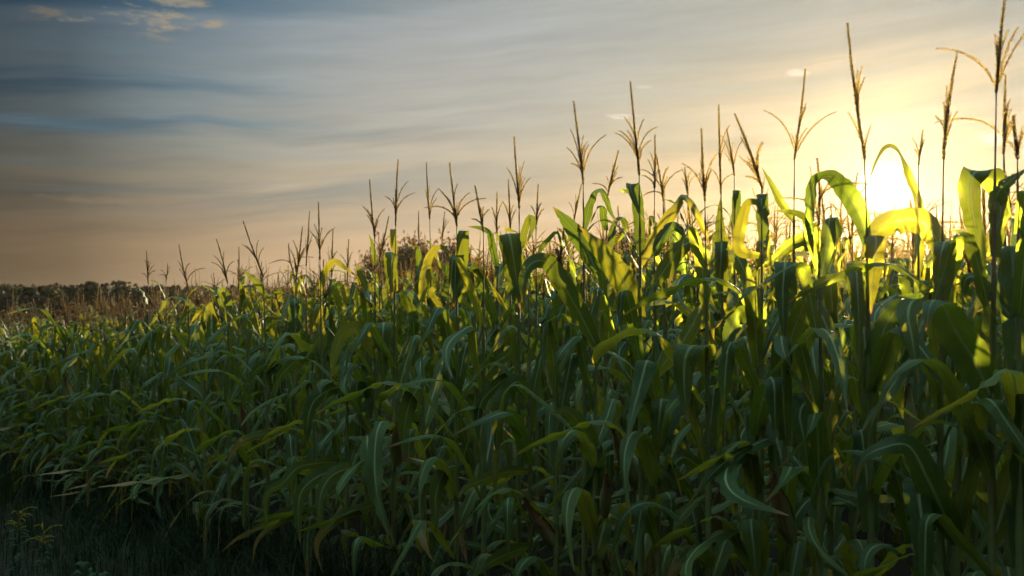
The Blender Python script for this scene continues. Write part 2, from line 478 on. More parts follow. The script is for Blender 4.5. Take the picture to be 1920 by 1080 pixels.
# ---------------------------------------------------------------- plants traced from the photograph
# each: stalk foot px, row, tassel (joint px,py ; tip px,py ; branch tips), short description
HERO = [
 # px, row, joint, tip, branches, descr
 (1636, 0, (1622, 300), (1588, 43), [((1612, 214), (1617, 125)), ((1618, 216), (1626, 121)), ((1610, 200), (1614, 150))], 'tall dark spike with two short golden side branches'),
 (1488, 1, (1489, 300), (1512, 128), [((1486, 290), (1443, 199)), ((1499, 294), (1560, 214)), ((1494, 286), (1508, 243))], 'golden tassel spread into a wide fork of three'),
 (1760, 0, (1769, 300), (1787, 105), [((1764, 252), (1758, 217)), ((1771, 280), (1800, 207)), ((1767, 240), (1766, 165)), ((1768, 265), (1772, 190))], 'thick golden tassel with one low side branch'),
 (1857, 0, (1868, 175), (1890, -8), [((1865, 168), (1771, 81)), ((1867, 160), (1853, 81)), ((1869, 158), (1893, 60)), ((1870, 170), (1919, 56))], 'tallest tassel whose left branch arches far out'),
 (1890, 1, (1882, 290), (1886, 143), [((1879, 260), (1779, 219)), ((1882, 270), (1922, 196)), ((1880, 270), (1870, 200))], 'tassel with one nearly level side branch'),
 (1912, 0, (1908, 300), (1906, 214), [((1907, 296), (1892, 262)), ((1908, 290), (1918, 240))], 'short tassel at the frame edge'),
 (1722, 2, (1722, 310), (1733, 244), [((1722, 300), (1711, 279))], 'slim tassel rising beside the sun'),
 (972, 0, (974, 392), (964, 256), [((972, 376), (951, 318)), ((975, 372), (983, 308)), ((976, 384), (995, 331)), ((974, 384), (985, 330))], 'straight dark tassel with four close branches'),
 (1096, 0, (1094, 346), (1076, 189), [((1088, 318), (1069, 244)), ((1090, 326), (1061, 278)), ((1086, 322), (1070, 307)), ((1091, 312), (1097, 249)), ((1092, 322), (1104, 272)), ((1094, 330), (1135, 255))], 'bushy dark tassel with six branches'),
 (1203, 0, (1199, 330), (1183, 153), [((1197, 300), (1154, 249)), ((1197, 292), (1161, 246)), ((1196, 288), (1174, 249)), ((1196, 280), (1206, 226)), ((1198, 296), (1239, 230)), ((1198, 304), (1222, 262))], 'tallest dark tassel of the middle, spread like a hand'),
 (1229, 1, (1227, 355), (1227, 255), [((1226, 350), (1202, 330)), ((1227, 345), (1232, 300))], 'plain upright spike behind the spread tassel'),
 (1248, 1, (1244, 378), (1232, 289), [((1242, 366), (1278, 319)), ((1241, 362), (1258, 309)), ((1241, 360), (1246, 318)), ((1240, 356), (1202, 318)), ((1241, 366), (1207, 366))], 'ragged tassel with wide low branches'),
 (1132, 1, (1138, 372), (1159, 283), [((1139, 356), (1137, 330)), ((1141, 350), (1168, 332)), ((1136, 362), (1110, 346)), ((1140, 344), (1149, 310))], 'tassel leaning over a drooping dark leaf'),
 (1330, 0, (1322, 378), (1313, 245), [((1321, 362), (1279, 307)), ((1321, 355), (1341, 290)), ((1319, 350), (1313, 300)), ((1322, 366), (1332, 322))], 'slender tassel with one long low branch'),
 (1357, 1, (1352, 364), (1349, 197), [((1353, 350), (1370, 328)), ((1351, 352), (1335, 315)), ((1358, 290), (1365, 238))], 'bent tassel over a thick upright leaf'),
 (1378, 2, (1377, 330), (1364, 240), [((1376, 310), (1349, 254)), ((1377, 318), (1397, 256)), ((1376, 312), (1370, 270))], 'thin tassel over a square-topped dark leaf'),
 (1426, 0, (1429, 352), (1378, 213), [((1426, 334), (1399, 300)), ((1425, 326), (1420, 272)), ((1427, 334), (1429, 268)), ((1427, 346), (1400, 330))], 'tassel leaning far over with twin inner branches'),
 (1290, 2, (1290, 370), (1285, 312), [((1290, 364), (1276, 336)), ((1290, 362), (1302, 330))], 'small tassel beside the steep folded leaf'),
 (705, 0, (703, 448), (692, 336), [((700, 424), (681, 387)), ((702, 438), (722, 392)), ((699, 420), (696, 384)), ((701, 430), (688, 404))], 'dark tassel beside a small upright leaf'),
 (738, 0, (742, 424), (746, 299), [((742, 396), (722, 368)), ((743, 390), (762, 336)), ((744, 398), (776, 359)), ((743, 384), (739, 352))], 'even fan-shaped tassel over a square-topped leaf'),
 (812, 1, (806, 412), (799, 305), [((804, 398), (798, 353)), ((805, 400), (822, 351)), ((805, 406), (818, 372)), ((804, 388), (806, 350))], 'narrow tassel with close side branches'),
 (856, 0, (857, 425), (843, 305), [((856, 412), (822, 354)), ((855, 410), (796, 390)), ((857, 406), (882, 362)), ((858, 412), (911, 371)), ((856, 402), (826, 360))], 'wide tassel whose branches cross its neighbour'),
 (907, 0, (907, 436), (891, 349), [((905, 418), (919, 392)), ((906, 424), (885, 410)), ((903, 412), (896, 385))], 'tilted tassel with two thin branches'),
 (932, 1, (932, 442), (932, 361), [((932, 430), (925, 400)), ((932, 434), (938, 425))], 'bare upright spike'),
 (957, 1, (957, 432), (953, 337), [((957, 420), (942, 379)), ((957, 416), (963, 385)), ((956, 426), (968, 395))], 'thin tassel leaning on a darker one'),
 (712, 1, (711, 492), (730, 406), [((712, 478), (700, 450)), ((713, 470), (718, 440)), ((714, 466), (731, 442))], 'tassel leaning over a narrow leaf'),
 (786, 2, (786, 460), (785, 397), [((786, 450), (781, 425))], 'short spike before the dark bush'),
 (828, 2, (829, 455), (834, 397), [((829, 448), (822, 430)), ((830, 440), (842, 415))], 'small tassel tucked between two broad leaves'),
 (277, 0, (278, 532), (277, 471), [((276, 520), (272, 490)), ((277, 524), (264, 512)), ((278, 518), (291, 497)), ((278, 522), (296, 508))], 'dense dark tassel nearest the far end of the row'),
 (315, 1, (311, 528), (314, 494), [((311, 522), (303, 506)), ((311, 520), (296, 516))], 'small tassel beside the dense dark one'),
 (352, 0, (355, 545), (334, 459), [((351, 522), (333, 496)), ((352, 516), (361, 494)), ((354, 530), (386, 503))], 'leaning tassel with one long curved branch'),
 (430, 0, (427, 532), (408, 449), [((423, 516), (396, 492)), ((425, 518), (444, 490)), ((421, 510), (406, 480)), ((424, 520), (412, 500))], 'tassel with three branches on one side'),
 (448, 1, (447, 552), (448, 464), [((447, 530), (440, 500)), ((447, 526), (454, 498))], 'straight thin spike'),
 (503, 0, (494, 520), (455, 415), [((484, 488), (459, 459)), ((487, 494), (481, 449)), ((489, 498), (494, 464)), ((484, 486), (466, 462))], 'tassel leaning strongly over a single slanting leaf'),
 (556, 0, (555, 528), (567, 426), [((555, 516), (546, 465)), ((557, 505), (577, 470)), ((558, 500), (545, 449))], 'slim tassel of a close pair'),
 (576, 1, (574, 500), (581, 397), [((575, 486), (570, 445)), ((576, 482), (584, 440)), ((576, 478), (574, 424))], 'thick tassel of a close pair'),
 (606, 0, (600, 488), (597, 379), [((600, 470), (581, 433)), ((599, 462), (607, 428)), ((601, 474), (633, 428))], 'tall straight tassel with one long raised branch'),
 (625, 1, (622, 520), (624, 429), [((622, 500), (614, 474)), ((623, 492), (632, 470))], 'plain spike behind the raised branch'),
 (652, 1, (652, 520), (653, 448), [((652, 505), (640, 478)), ((652, 500), (661, 472))], 'small tassel above the arched leaf'),
 (1007, 1, (1005, 430), (1009, 347), [((1005, 415), (995, 385)), ((1005, 410), (1015, 380)), ((1005, 420), (1019, 393))], 'small tassel above the broad arched leaf'),
 (1078, 2, (1074, 425), (1090, 345), [((1076, 412), (1066, 380))], 'leaning spike behind the bushy tassel'),
 (1470, 0, None, None, [], 'broad leaf folded flat over its stalk'),
 (1558, 1, None, None, [], 'broad blade lit yellow through'),
 (1115, 0, None, None, [], 'tall stalk with an ear in its husk and arched leaf'),
 (1236, 0, None, None, [], 'two long arching leaves like a tent'),
 (1414, 0, None, None, [], 'striped hanging leaf and green stalk'),
 (995, 0, None, None, [], 'low ear and leaves hanging to one side'),
 (1795, 0, None, None, [], 'huge dark leaf folded near the verge'),
 (650, 0, None, None, [], 'long arched leaf at mid height'),
 (796, 0, None, None, [], 'reddish husk and bluish leaf'),
 (690, 0, None, None, [], 'lowest leaves hanging far out over the verge'),
 (588, 0, None, None, [], 'yellow-edged leaf hanging over the verge'),
]

# leaves: plant px, max width (px), mode ('a' seen flat along its arch, 'h' folded over towards us), twist from/to, points (px,py,dz)
LEAVES = [
 # --- around the sun
 (1636, 36, 'a', (20, 10, 15, 68, 40, 15, 35), [(1632, 446, 0), (1612, 404, .02), (1588, 362, .03), (1566, 338, .02), (1552, 331, .0), (1534, 337, -.02), (1522, 352, -.04), (1517, 390, -.06), (1519, 430, -.07), (1528, 485, -.08)], 0),
 (1636, 46, 'a', (20, -10), [(1634, 442, 0), (1652, 424, -.03), (1685, 414, -.06), (1722, 414, -.08), (1750, 440, -.11), (1772, 485, -.13), (1792, 520, -.15)], 0),
 (1636, 36, 'h', (0, 5), [(1637, 470, .0), (1640, 440, -.02), (1642, 470, -.05), (1640, 520, -.06), (1634, 590, -.07)], 0),
 (1636, 32, 'h', (0, 15), [(1636, 600, .0), (1604, 540, .03), (1604, 492, .02), (1606, 510, -.03), (1608, 600, -.05), (1608, 690, -.06)], 0),
 (1636, 44, 'a', (10, 20), [(1636, 722, 0), (1645, 660, -.03), (1666, 606, -.07), (1694, 570, -.10), (1722, 554, -.13), (1752, 534, -.15)], 0),
 (1722, 16, 'a', (40, 30, 20, 70, 40, 20), [(1733, 440, 0), (1722, 380, .0), (1706, 334, .0), (1690, 292, .0), (1674, 274, -.01), (1660, 276, -.02), (1645, 300, -.03), (1628, 342, -.04)], 0),
 (1857, 44, 'h', (10, -10), [(1880, 400, .0), (1862, 340, -.02), (1845, 321, -.05), (1825, 325, -.08), (1818, 370, -.10), (1828, 430, -.11), (1842, 490, -.12), (1848, 540, -.12)], 0),
 (1890, 26, 'a', (15, 30), [(1842, 395, .0), (1870, 362, -.02), (1892, 338, -.03), (1925, 316, -.04)], 0),
 (1857, 34, 'h', (10, 0), [(1858, 470, .0), (1872, 380, .02), (1880, 350, .0), (1880, 400, -.04), (1880, 440, -.06)], 0),
 (1857, 24, 'a', (40, 10), [(1798, 540, 0), (1812, 522, -.02), (1830, 518, -.03), (1850, 534, -.05), (1880, 572, -.08), (1925, 630, -.1)], 0),
 (1795, 64, 'h', (-18, -12), [(1858, 740, .0), (1830, 680, -.02), (1790, 615, -.05), (1765, 570, -.08), (1748, 562, -.12), (1738, 580, -.15), (1732, 620, -.17)], 0),
 (1795, 46, 'h', (15, -10), [(1790, 660, .0), (1770, 600, .04), (1722, 560, .03), (1705, 585, -.03), (1712, 640, -.06), (1720, 720, -.08)], 0),
 (1760, 36, 'h', (-15, 10), [(1764, 560, .0), (1770, 500, .02), (1772, 452, .0), (1766, 470, -.04), (1762, 520, -.05), (1768, 580, -.06)], 0),
 (1470, 42, 'h', (0, 20), [(1470, 690, .0), (1482, 640, -.02), (1500, 590, -.04), (1516, 556, -.06), (1530, 572, -.09), (1556, 630, -.11), (1578, 690, -.12), (1592, 745, -.13)], 0),
 (1470, 40, 'h', (5, 0), [(1470, 600, .02), (1473, 540, .03), (1474, 490, .01), (1472, 505, -.03), (1469, 560, -.05), (1470, 650, -.06)], 0),
 (1558, 36, 'a', (25, 15), [(1545, 660, 0), (1552, 600, .0), (1560, 540, .0), (1570, 490, .0), (1590, 470, .0)], 0),
 (1488, 26, 'a', (25, 15), [(1522, 455, 0), (1500, 452, -.01), (1475, 466, -.02), (1450, 488, -.03), (1420, 505, -.04)], 0),
 (1470, 50, 'h', (12, -5), [(1560, 775, .05), (1532, 745, -.02), (1508, 758, -.06), (1500, 775, -.08), (1506, 820, -.10), (1514, 890, -.11)], 0),
 (1795, 52, 'a', (15, -25), [(1800, 1010, 0), (1768, 960, -.06), (1738, 898, -.10), (1700, 834, -.12), (1660, 838, -.13), (1620, 862, -.13), (1608, 910, -.13)], 0),
 (1760, 56, 'h', (5, 0), [(1760, 960, .0), (1740, 900, -.06), (1724, 915, -.12), (1728, 980, -.15), (1732, 1060, -.16), (1736, 1130, -.16)], 0),
 (1414, 38, 'h', (5, -10), [(1430, 1060, .0), (1420, 1000, -.04), (1408, 972, -.08), (1408, 990, -.11), (1414, 1050, -.13), (1418, 1110, -.14)], 0),
 (1558, 34, 'h', (10, 20), [(1500, 905, 0), (1530, 850, -.03), (1548, 860, -.07), (1556, 900, -.09), (1560, 970, -.10)], 0),
 (1857, 44, 'a', (20, 10), [(1858, 1010, 0), (1880, 960, -.03), (1900, 890, -.05), (1915, 800, -.06), (1935, 720, -.06)], 0),
 # --- middle, against the sky
 (1115, 34, 'a', (10, 0), [(1108, 500, 0), (1096, 462, .0), (1074, 430, -.01), (1052, 404, -.02), (1036, 386, -.03)], 0),
 (1203, 44, 'a', (15, -15), [(1201, 590, 0), (1178, 545, -.03), (1152, 502, -.05), (1124, 466, -.07), (1100, 440, -.08), (1086, 424, -.09)], 0),
 (1203, 26, 'a', (25, 10, 20, 70, 25, 5), [(1200, 486, 0), (1222, 458, -.01), (1246, 422, -.02), (1266, 388, -.03), (1279, 367, -.04), (1292, 376, -.05), (1305, 400, -.06), (1322, 440, -.07), (1330, 462, -.07)], 0),
 (1236, 32, 'a', (15, 5, 5, 60, 20, -5), [(1230, 526, 0), (1250, 500, -.02), (1274, 466, -.04), (1298, 452, -.06), (1314, 462, -.08), (1328, 486, -.09), (1345, 510, -.1)], 0),
 (1236, 22, 'a', (20, 0), [(1229, 470, 0), (1244, 440, .0), (1262, 424, .0), (1276, 430, -.01), (1288, 452, -.02)], 0),
 (1203, 22, 'h', (0, 30), [(1200, 470, 0), (1196, 400, .03), (1190, 346, .02), (1182, 348, -.02), (1190, 372, -.04), (1202, 402, -.05), (1215, 422, -.05)], 0),
 (1096, 18, 'a', (30, 20, 65, 20, 0), [(1098, 425, 0), (1105, 385, 0), (1116, 360, -.01), (1128, 356, -.02), (1138, 376, -.03), (1148, 402, -.04), (1160, 418, -.05)], 0),
 (1115, 36, 'a', (15, -10), [(1112, 640, 0), (1086, 586, -.03), (1060, 540, -.06), (1035, 500, -.08), (1012, 488, -.10), (992, 498, -.12), (980, 530, -.14), (984, 580, -.15)], 0),
 (1357, 27, 'h', (0, 10), [(1355, 560, .0), (1352, 490, .02), (1352, 452, .01), (1352, 470, -.03), (1350, 520, -.04), (1354, 580, -.05)], 0),
 (1357, 26, 'a', (25, 0), [(1352, 500, 0), (1362, 480, -.02), (1380, 482, -.04), (1396, 510, -.06), (1412, 550, -.08), (1426, 595, -.09)], 0),
 (1330, 20, 'a', (20, 40), [(1352, 480, 0), (1350, 440, 0), (1350, 400, 0), (1352, 364, 0)], 0),
 (1378, 18, 'h', (0, 10), [(1381, 440, .0), (1380, 400, .01), (1380, 356, .0), (1379, 370, -.02), (1378, 400, -.02)], 0),
 (1414, 15, 'a', (20, 0), [(1480, 408, 0), (1462, 378, 0), (1446, 345, 0), (1430, 312, 0)], 0),
 (1414, 22, 'a', (10, 0), [(1388, 470, 0), (1392, 410, 0), (1402, 380, -.01), (1418, 382, -.03), (1426, 408, -.04)], 0),
 (1426, 24, 'h', (0, 15), [(1428, 440, 0), (1430, 400, .02), (1430, 362, .01), (1428, 380, -.02), (1426, 420, -.03)], 0),
 (1330, 46, 'h', (8, 0), [(1332, 690, .0), (1318, 655, .0), (1298, 648, -.05), (1286, 668, -.08), (1284, 720, -.10), (1290, 792, -.11)], 0),
 (1414, 32, 'a', (10, -10), [(1412, 592, 0), (1388, 590, -.03), (1372, 612, -.05), (1362, 640, -.06), (1354, 672, -.07)], 0),
 (1236, 32, 'a', (20, 25), [(1233, 694, 0), (1252, 672, -.03), (1276, 645, -.05), (1298, 610, -.07), (1316, 580, -.08), (1332, 592, -.1), (1340, 640, -.11)], 0),
 (1236, 38, 'h', (0, 10), [(1240, 830, .0), (1240, 770, .0), (1240, 746, -.04), (1238, 760, -.07), (1234, 800, -.09), (1231, 864, -.10)], 0),
 (1203, 40, 'a', (10, -5), [(1220, 790, 0), (1200, 752, -.03), (1182, 726, -.05), (1166, 716, -.06)], 0),
 (1357, 25, 'a', (25, -25), [(1345, 876, 0), (1308, 872, -.05), (1282, 858, -.08), (1262, 874, -.10), (1256, 930, -.11)], 0),
 (1203, 34, 'a', (20, -10), [(1110, 976, .05), (1135, 962, -.02), (1160, 974, -.05), (1184, 1022, -.07)], 0),
 (1330, 50, 'a', (40, 10), [(1340, 1056, 0), (1310, 1046, -.05), (1280, 1056, -.08), (1250, 1090, -.1)], 1),
 (1115, 34, 'a', (20, 10), [(1117, 830, 0), (1090, 800, -.03), (1060, 770, -.05), (1034, 776, -.06)], 0),
 # --- left of the middle
 (972, 40, 'h', (-5, 0), [(975, 560, 0), (962, 490, .03), (954, 436, .01), (958, 455, -.02), (968, 520, -.03), (975, 580, -.04)], 0),
 (972, 14, 'a', (25, 0), [(976, 470, 0), (984, 430, 0), (994, 408, -.01), (1000, 414, -.02), (994, 440, -.03), (984, 462, -.03)], 0),
 (856, 29, 'h', (0, 5), [(852, 560, .0), (856, 520, .03), (857, 478, .02), (855, 486, -.02), (853, 530, -.03), (852, 575, -.04)], 0),
 (856, 24, 'h', (15, 0), [(857, 540, .0), (866, 480, .03), (870, 432, .02), (862, 445, -.01), (856, 480, -.02)], 0),
 (856, 18, 'a', (15, 0), [(790, 560, .0), (796, 520, .0), (806, 480, .0), (820, 464, -.01), (834, 466, -.02), (846, 486, -.03)], 0),
 (738, 14, 'h', (0, 10), [(737, 470, .0), (737, 450, .02), (737, 429, .01), (736, 440, -.01), (735, 466, -.02)], 0),
 (738, 24, 'h', (0, 5), [(736, 540, .0), (732, 500, .03), (732, 472, .02), (734, 480, -.02), (735, 520, -.03), (736, 560, -.03)], 0),
 (738, 34, 'h', (0, 10), [(734, 660, 0), (722, 630, .04), (720, 604, .02), (719, 615, -.03), (716, 660, -.05), (721, 730, -.06)], 0),
 (796, 26, 'h', (25, 10), [(790, 600, .05), (764, 560, .0), (760, 545, -.03), (772, 552, -.06), (784, 575, -.07), (792, 600, -.07)], 0),
 (705, 26, 'a', (20, 10), [(702, 664, 0), (688, 640, -.02), (668, 614, -.04), (646, 624, -.06), (630, 654, -.08), (620, 718, -.09)], 0),
 (705, 9, 'a', (10, 0), [(706, 490, 0), (700, 468, 0), (695, 450, 0), (691, 438, 0)], 0),
 (690, 15, 'a', (15, 10), [(706, 580, 0), (690, 546, -.01), (675, 515, -.02), (670, 500, -.03), (676, 492, -.03)], 0),
 (606, 13, 'a', (15, 5), [(598, 540, 0), (606, 518, 0), (616, 500, -.01), (628, 490, -.02), (644, 500, -.03), (660, 512, -.04), (672, 522, -.04)], 0),
 (606, 22, 'h', (0, 10), [(606, 650, .02), (596, 600, .03), (594, 570, .01), (590, 582, -.03), (584, 605, -.04), (578, 630, -.05)], 0),
 (556, 25, 'h', (0, 10), [(558, 630, 0), (553, 590, .03), (552, 560, .02), (552, 566, -.03), (553, 590, -.04), (556, 620, -.05)], 0),
 (503, 13, 'a', (10, 0), [(502, 552, 0), (486, 534, -.01), (468, 518, -.02), (452, 503, -.03)], 0),
 (430, 14, 'a', (25, 0), [(430, 600, 0), (418, 552, -.01), (419, 543, -.02), (427, 560, -.03), (428, 600, -.04), (430, 630, -.04)], 0),
 (606, 20, 'a', (20, 10), [(590, 664, 0), (562, 672, -.03), (540, 690, -.05), (522, 712, -.07), (513, 752, -.08)], 0),
 (503, 20, 'a', (30, 10), [(520, 690, 0), (496, 684, -.03), (476, 698, -.05), (460, 724, -.06)], 0),
 (690, 25, 'h', (-20, 10), [(700, 740, 0), (686, 706, -.02), (672, 714, -.05), (668, 740, -.07), (676, 800, -.08)], 0),
 (650, 26, 'a', (20, 0), [(664, 740, 0), (640, 726, -.03), (608, 736, -.06), (588, 754, -.08), (578, 785, -.1), (574, 840, -.1)], 0),
 (972, 22, 'a', (20, 0), [(985, 712, 0), (955, 708, -.04), (925, 728, -.07), (904, 752, -.09), (896, 785, -.10), (899, 840, -.11)], 0),
 (995, 30, 'a', (20, 0), [(1000, 735, 0), (970, 716, -.05), (948, 735, -.09), (936, 768, -.12), (932, 810, -.13), (931, 856, -.14)], 0),
 (796, 32, 'a', (25, 0), [(800, 700, 0), (786, 722, -.04), (770, 752, -.06), (760, 790, -.08), (754, 855, -.09)], 0),
 (856, 32, 'h', (15, 0), [(860, 720, .0), (838, 682, .0), (842, 694, -.04), (846, 730, -.06), (848, 780, -.07)], 0),
 (856, 16, 'a', (50, 20), [(848, 622, 0), (836, 600, -.02), (820, 570, -.04), (808, 546, -.06), (824, 536, -.07), (846, 540, -.08)], 0),
 (856, 12, 'a', (30, 60), [(854, 540, 0), (868, 542, -.02), (886, 542, -.04), (904, 546, -.05)], 0),
 (907, 30, 'a', (20, 10), [(905, 700, 0), (930, 680, -.02), (952, 664, -.04), (964, 640, -.05)], 0),
 # --- low ones over the verge
 (856, 30, 'a', (10, -10), [(862, 866, 0), (842, 876, -.05), (826, 896, -.08), (817, 930, -.10), (818, 1000, -.11)], 0),
 (995, 22, 'a', (30, 15), [(990, 876, 0), (950, 886, -.05), (905, 900, -.08), (876, 912, -.10), (858, 934, -.11)], 0),
 (650, 20, 'a', (25, 0), [(652, 860, 0), (600, 868, -.08), (560, 876, -.14), (530, 906, -.18), (506, 920, -.20), (496, 950, -.21), (500, 986, -.22)], 0),
 (690, 26, 'a', (25, -10), [(700, 868, 0), (630, 880, -.10), (592, 896, -.16), (566, 920, -.19), (558, 960, -.21), (562, 1024, -.22)], 0),
 (690, 25, 'a', (20, -10), [(715, 862, 0), (664, 876, -.06), (622, 892, -.12), (604, 920, -.15), (600, 950, -.16), (603, 992, -.17)], 0),
 (690, 20, 'a', (20, 0), [(720, 940, 0), (678, 954, -.06), (645, 966, -.12), (618, 985, -.16), (596, 1012, -.18), (594, 1040, -.19), (603, 1074, -.2)], 1),
 (650, 14, 'a', (25, 10), [(600, 940, 0), (540, 972, -.10), (508, 990, -.14), (484, 1012, -.17), (472, 1060, -.18)], 1),
 (588, 12, 'a', (25, 10), [(560, 940, 0), (500, 978, -.10), (470, 998, -.14), (445, 1010, -.17), (416, 1034, -.19)], 1),
 (796, 22, 'a', (10, 0), [(826, 930, 0), (820, 970, -.06), (812, 1010, -.09), (808, 1045, -.10), (807, 1082, -.11)], 0),
 (796, 12, 'a', (20, 10), [(816, 1060, 0), (800, 1020, -.03), (788, 980, -.05), (778, 950, -.06)], 0),
 (972, 28, 'a', (30, 10), [(1000, 1016, 0), (960, 1036, -.05), (920, 1054, -.09), (880, 1085, -.12)], 0),
 (650, 16, 'a', (15, 0), [(560, 800, 0), (500, 812, -.06), (450, 830, -.1), (424, 870, -.12)], 1),
 (277, 24, 'a', (25, 0), [(330, 700, 0), (352, 720, -.04), (376, 740, -.06), (390, 790, -.07)], 0),
]
EAR_HERO = [(1115, (1190, 918), (1136, 833)), (995, (1046, 1040), (986, 922)), (1470, (1476, 1020), (1462, 905)), (796, (824, 892), (764, 868)),
            (1558, (1620, 930), (1606, 850)), (503, (520, 830), (504, 798)), (1115, (1128, 970), (1124, 900)), (1357, (1335, 1030), (1326, 930)), (738, (740, 870), (735, 800))]

# ---------------------------------------------------------------- laying out the field
class Plant: pass
plants = []
hero_by = {}
for (px, k, joint, tip, br, txt) in HERO:
    p = Plant(); p.hero = True; p.px = px; p.row = k; p.Y = row_depth(px, k); p.x = (px - 960) / F * p.Y
    p.z = float(ground(p.x, p.Y)); p.joint, p.tip, p.br, p.txt = joint, tip, br, txt
    hero_by[px] = p; plants.append(p)
def frame_px(x, y): return 960 + F * x / y
hero_rows = {}
for p in plants: hero_rows.setdefault(p.row, []).append((p.x, p.Y))
STEP = .185
rest = []
for k in range(0, 44):
    d = ROW0 + PITCH * k
    for i in range(-220, 220):
        tt = i * STEP + rng.uniform(-.04, .04) + (k % 2) * .09
        x = NX * d + DX * tt + rng.normal(0, .025); y = NY * d + DY * tt + rng.normal(0, .025)
        if y < 1.6 or y > 34: continue
        m = x / y
        if m < -.60 - .5 / y or m > .66 + .9 / y: continue
        if y > np.interp(m, [-.6, -.42, -.16], [14.5, 17, 34]): continue
        if any((x - a) ** 2 + (y - b) ** 2 < .13 ** 2 for a, b in hero_rows.get(k, ())): continue
        if rng.random() < (.04 if k < 5 else .14): continue
        p = Plant(); p.hero = False; p.row = k; p.x, p.Y = x, y; p.px = frame_px(x, y); p.z = float(ground(x, y))
        p.score = y * (1 + .13 * k) + (0 if -60 < p.px < 1980 else 60)
        rest.append(p)
rest.sort(key=lambda p: p.score)
N_ONE = 300 - len(plants)
singles, mass = rest[:N_ONE], rest[N_ONE:]
N_PARTED = 130

ORD = ['first', 'second', 'third', 'fourth', 'fifth', 'sixth', 'seventh', 'eighth', 'ninth', 'tenth', 'eleventh', 'twelfth']

def node_heights(Hl, n):
    return np.linspace(.16, Hl, n) + rng.uniform(-.03, .03, n)

def leaf_kind(f):
    r = random.random()
    if f > .93: return 'flag'
    if f > .5: return 'fold' if r < .62 else 'arch'
    if f > .22: return 'arch' if r < .5 else 'fold' if r < .75 else 'low'
    return 'dry' if r < .55 else 'low'

ROWANG = math.atan2(DY, DX)
def add_leaves(root, Hl, n, skip_above=None, lean=(0, 0), top=None):
    base = ROWANG + pi / 2 + random.gauss(0, .55)
    hs = node_heights(Hl, n)
    for i, h in enumerate(hs):
        f = i / (n - 1)
        if skip_above is not None and h > skip_above: break
        kd = leaf_kind(f)
        me = random.choice(BANK[kd])
        sc = random.uniform(.85, 1.12) * (.85 if f > .85 else 1)
        q = h / max(Hl, .1)
        obj('leaf', me, root, (lean[0] * q * q, lean[1] * q * q, h), base + (i % 2) * pi + random.gauss(0, .38), (sc, sc, sc))

def add_ear(root, at, rz, which=None, s=1.0, tilt=None):
    e, sk = which or random.choice(EARS)
    o = obj('ear', e, root, at, rz, (s, s, s))
    obj('silk', sk, o)
    return o

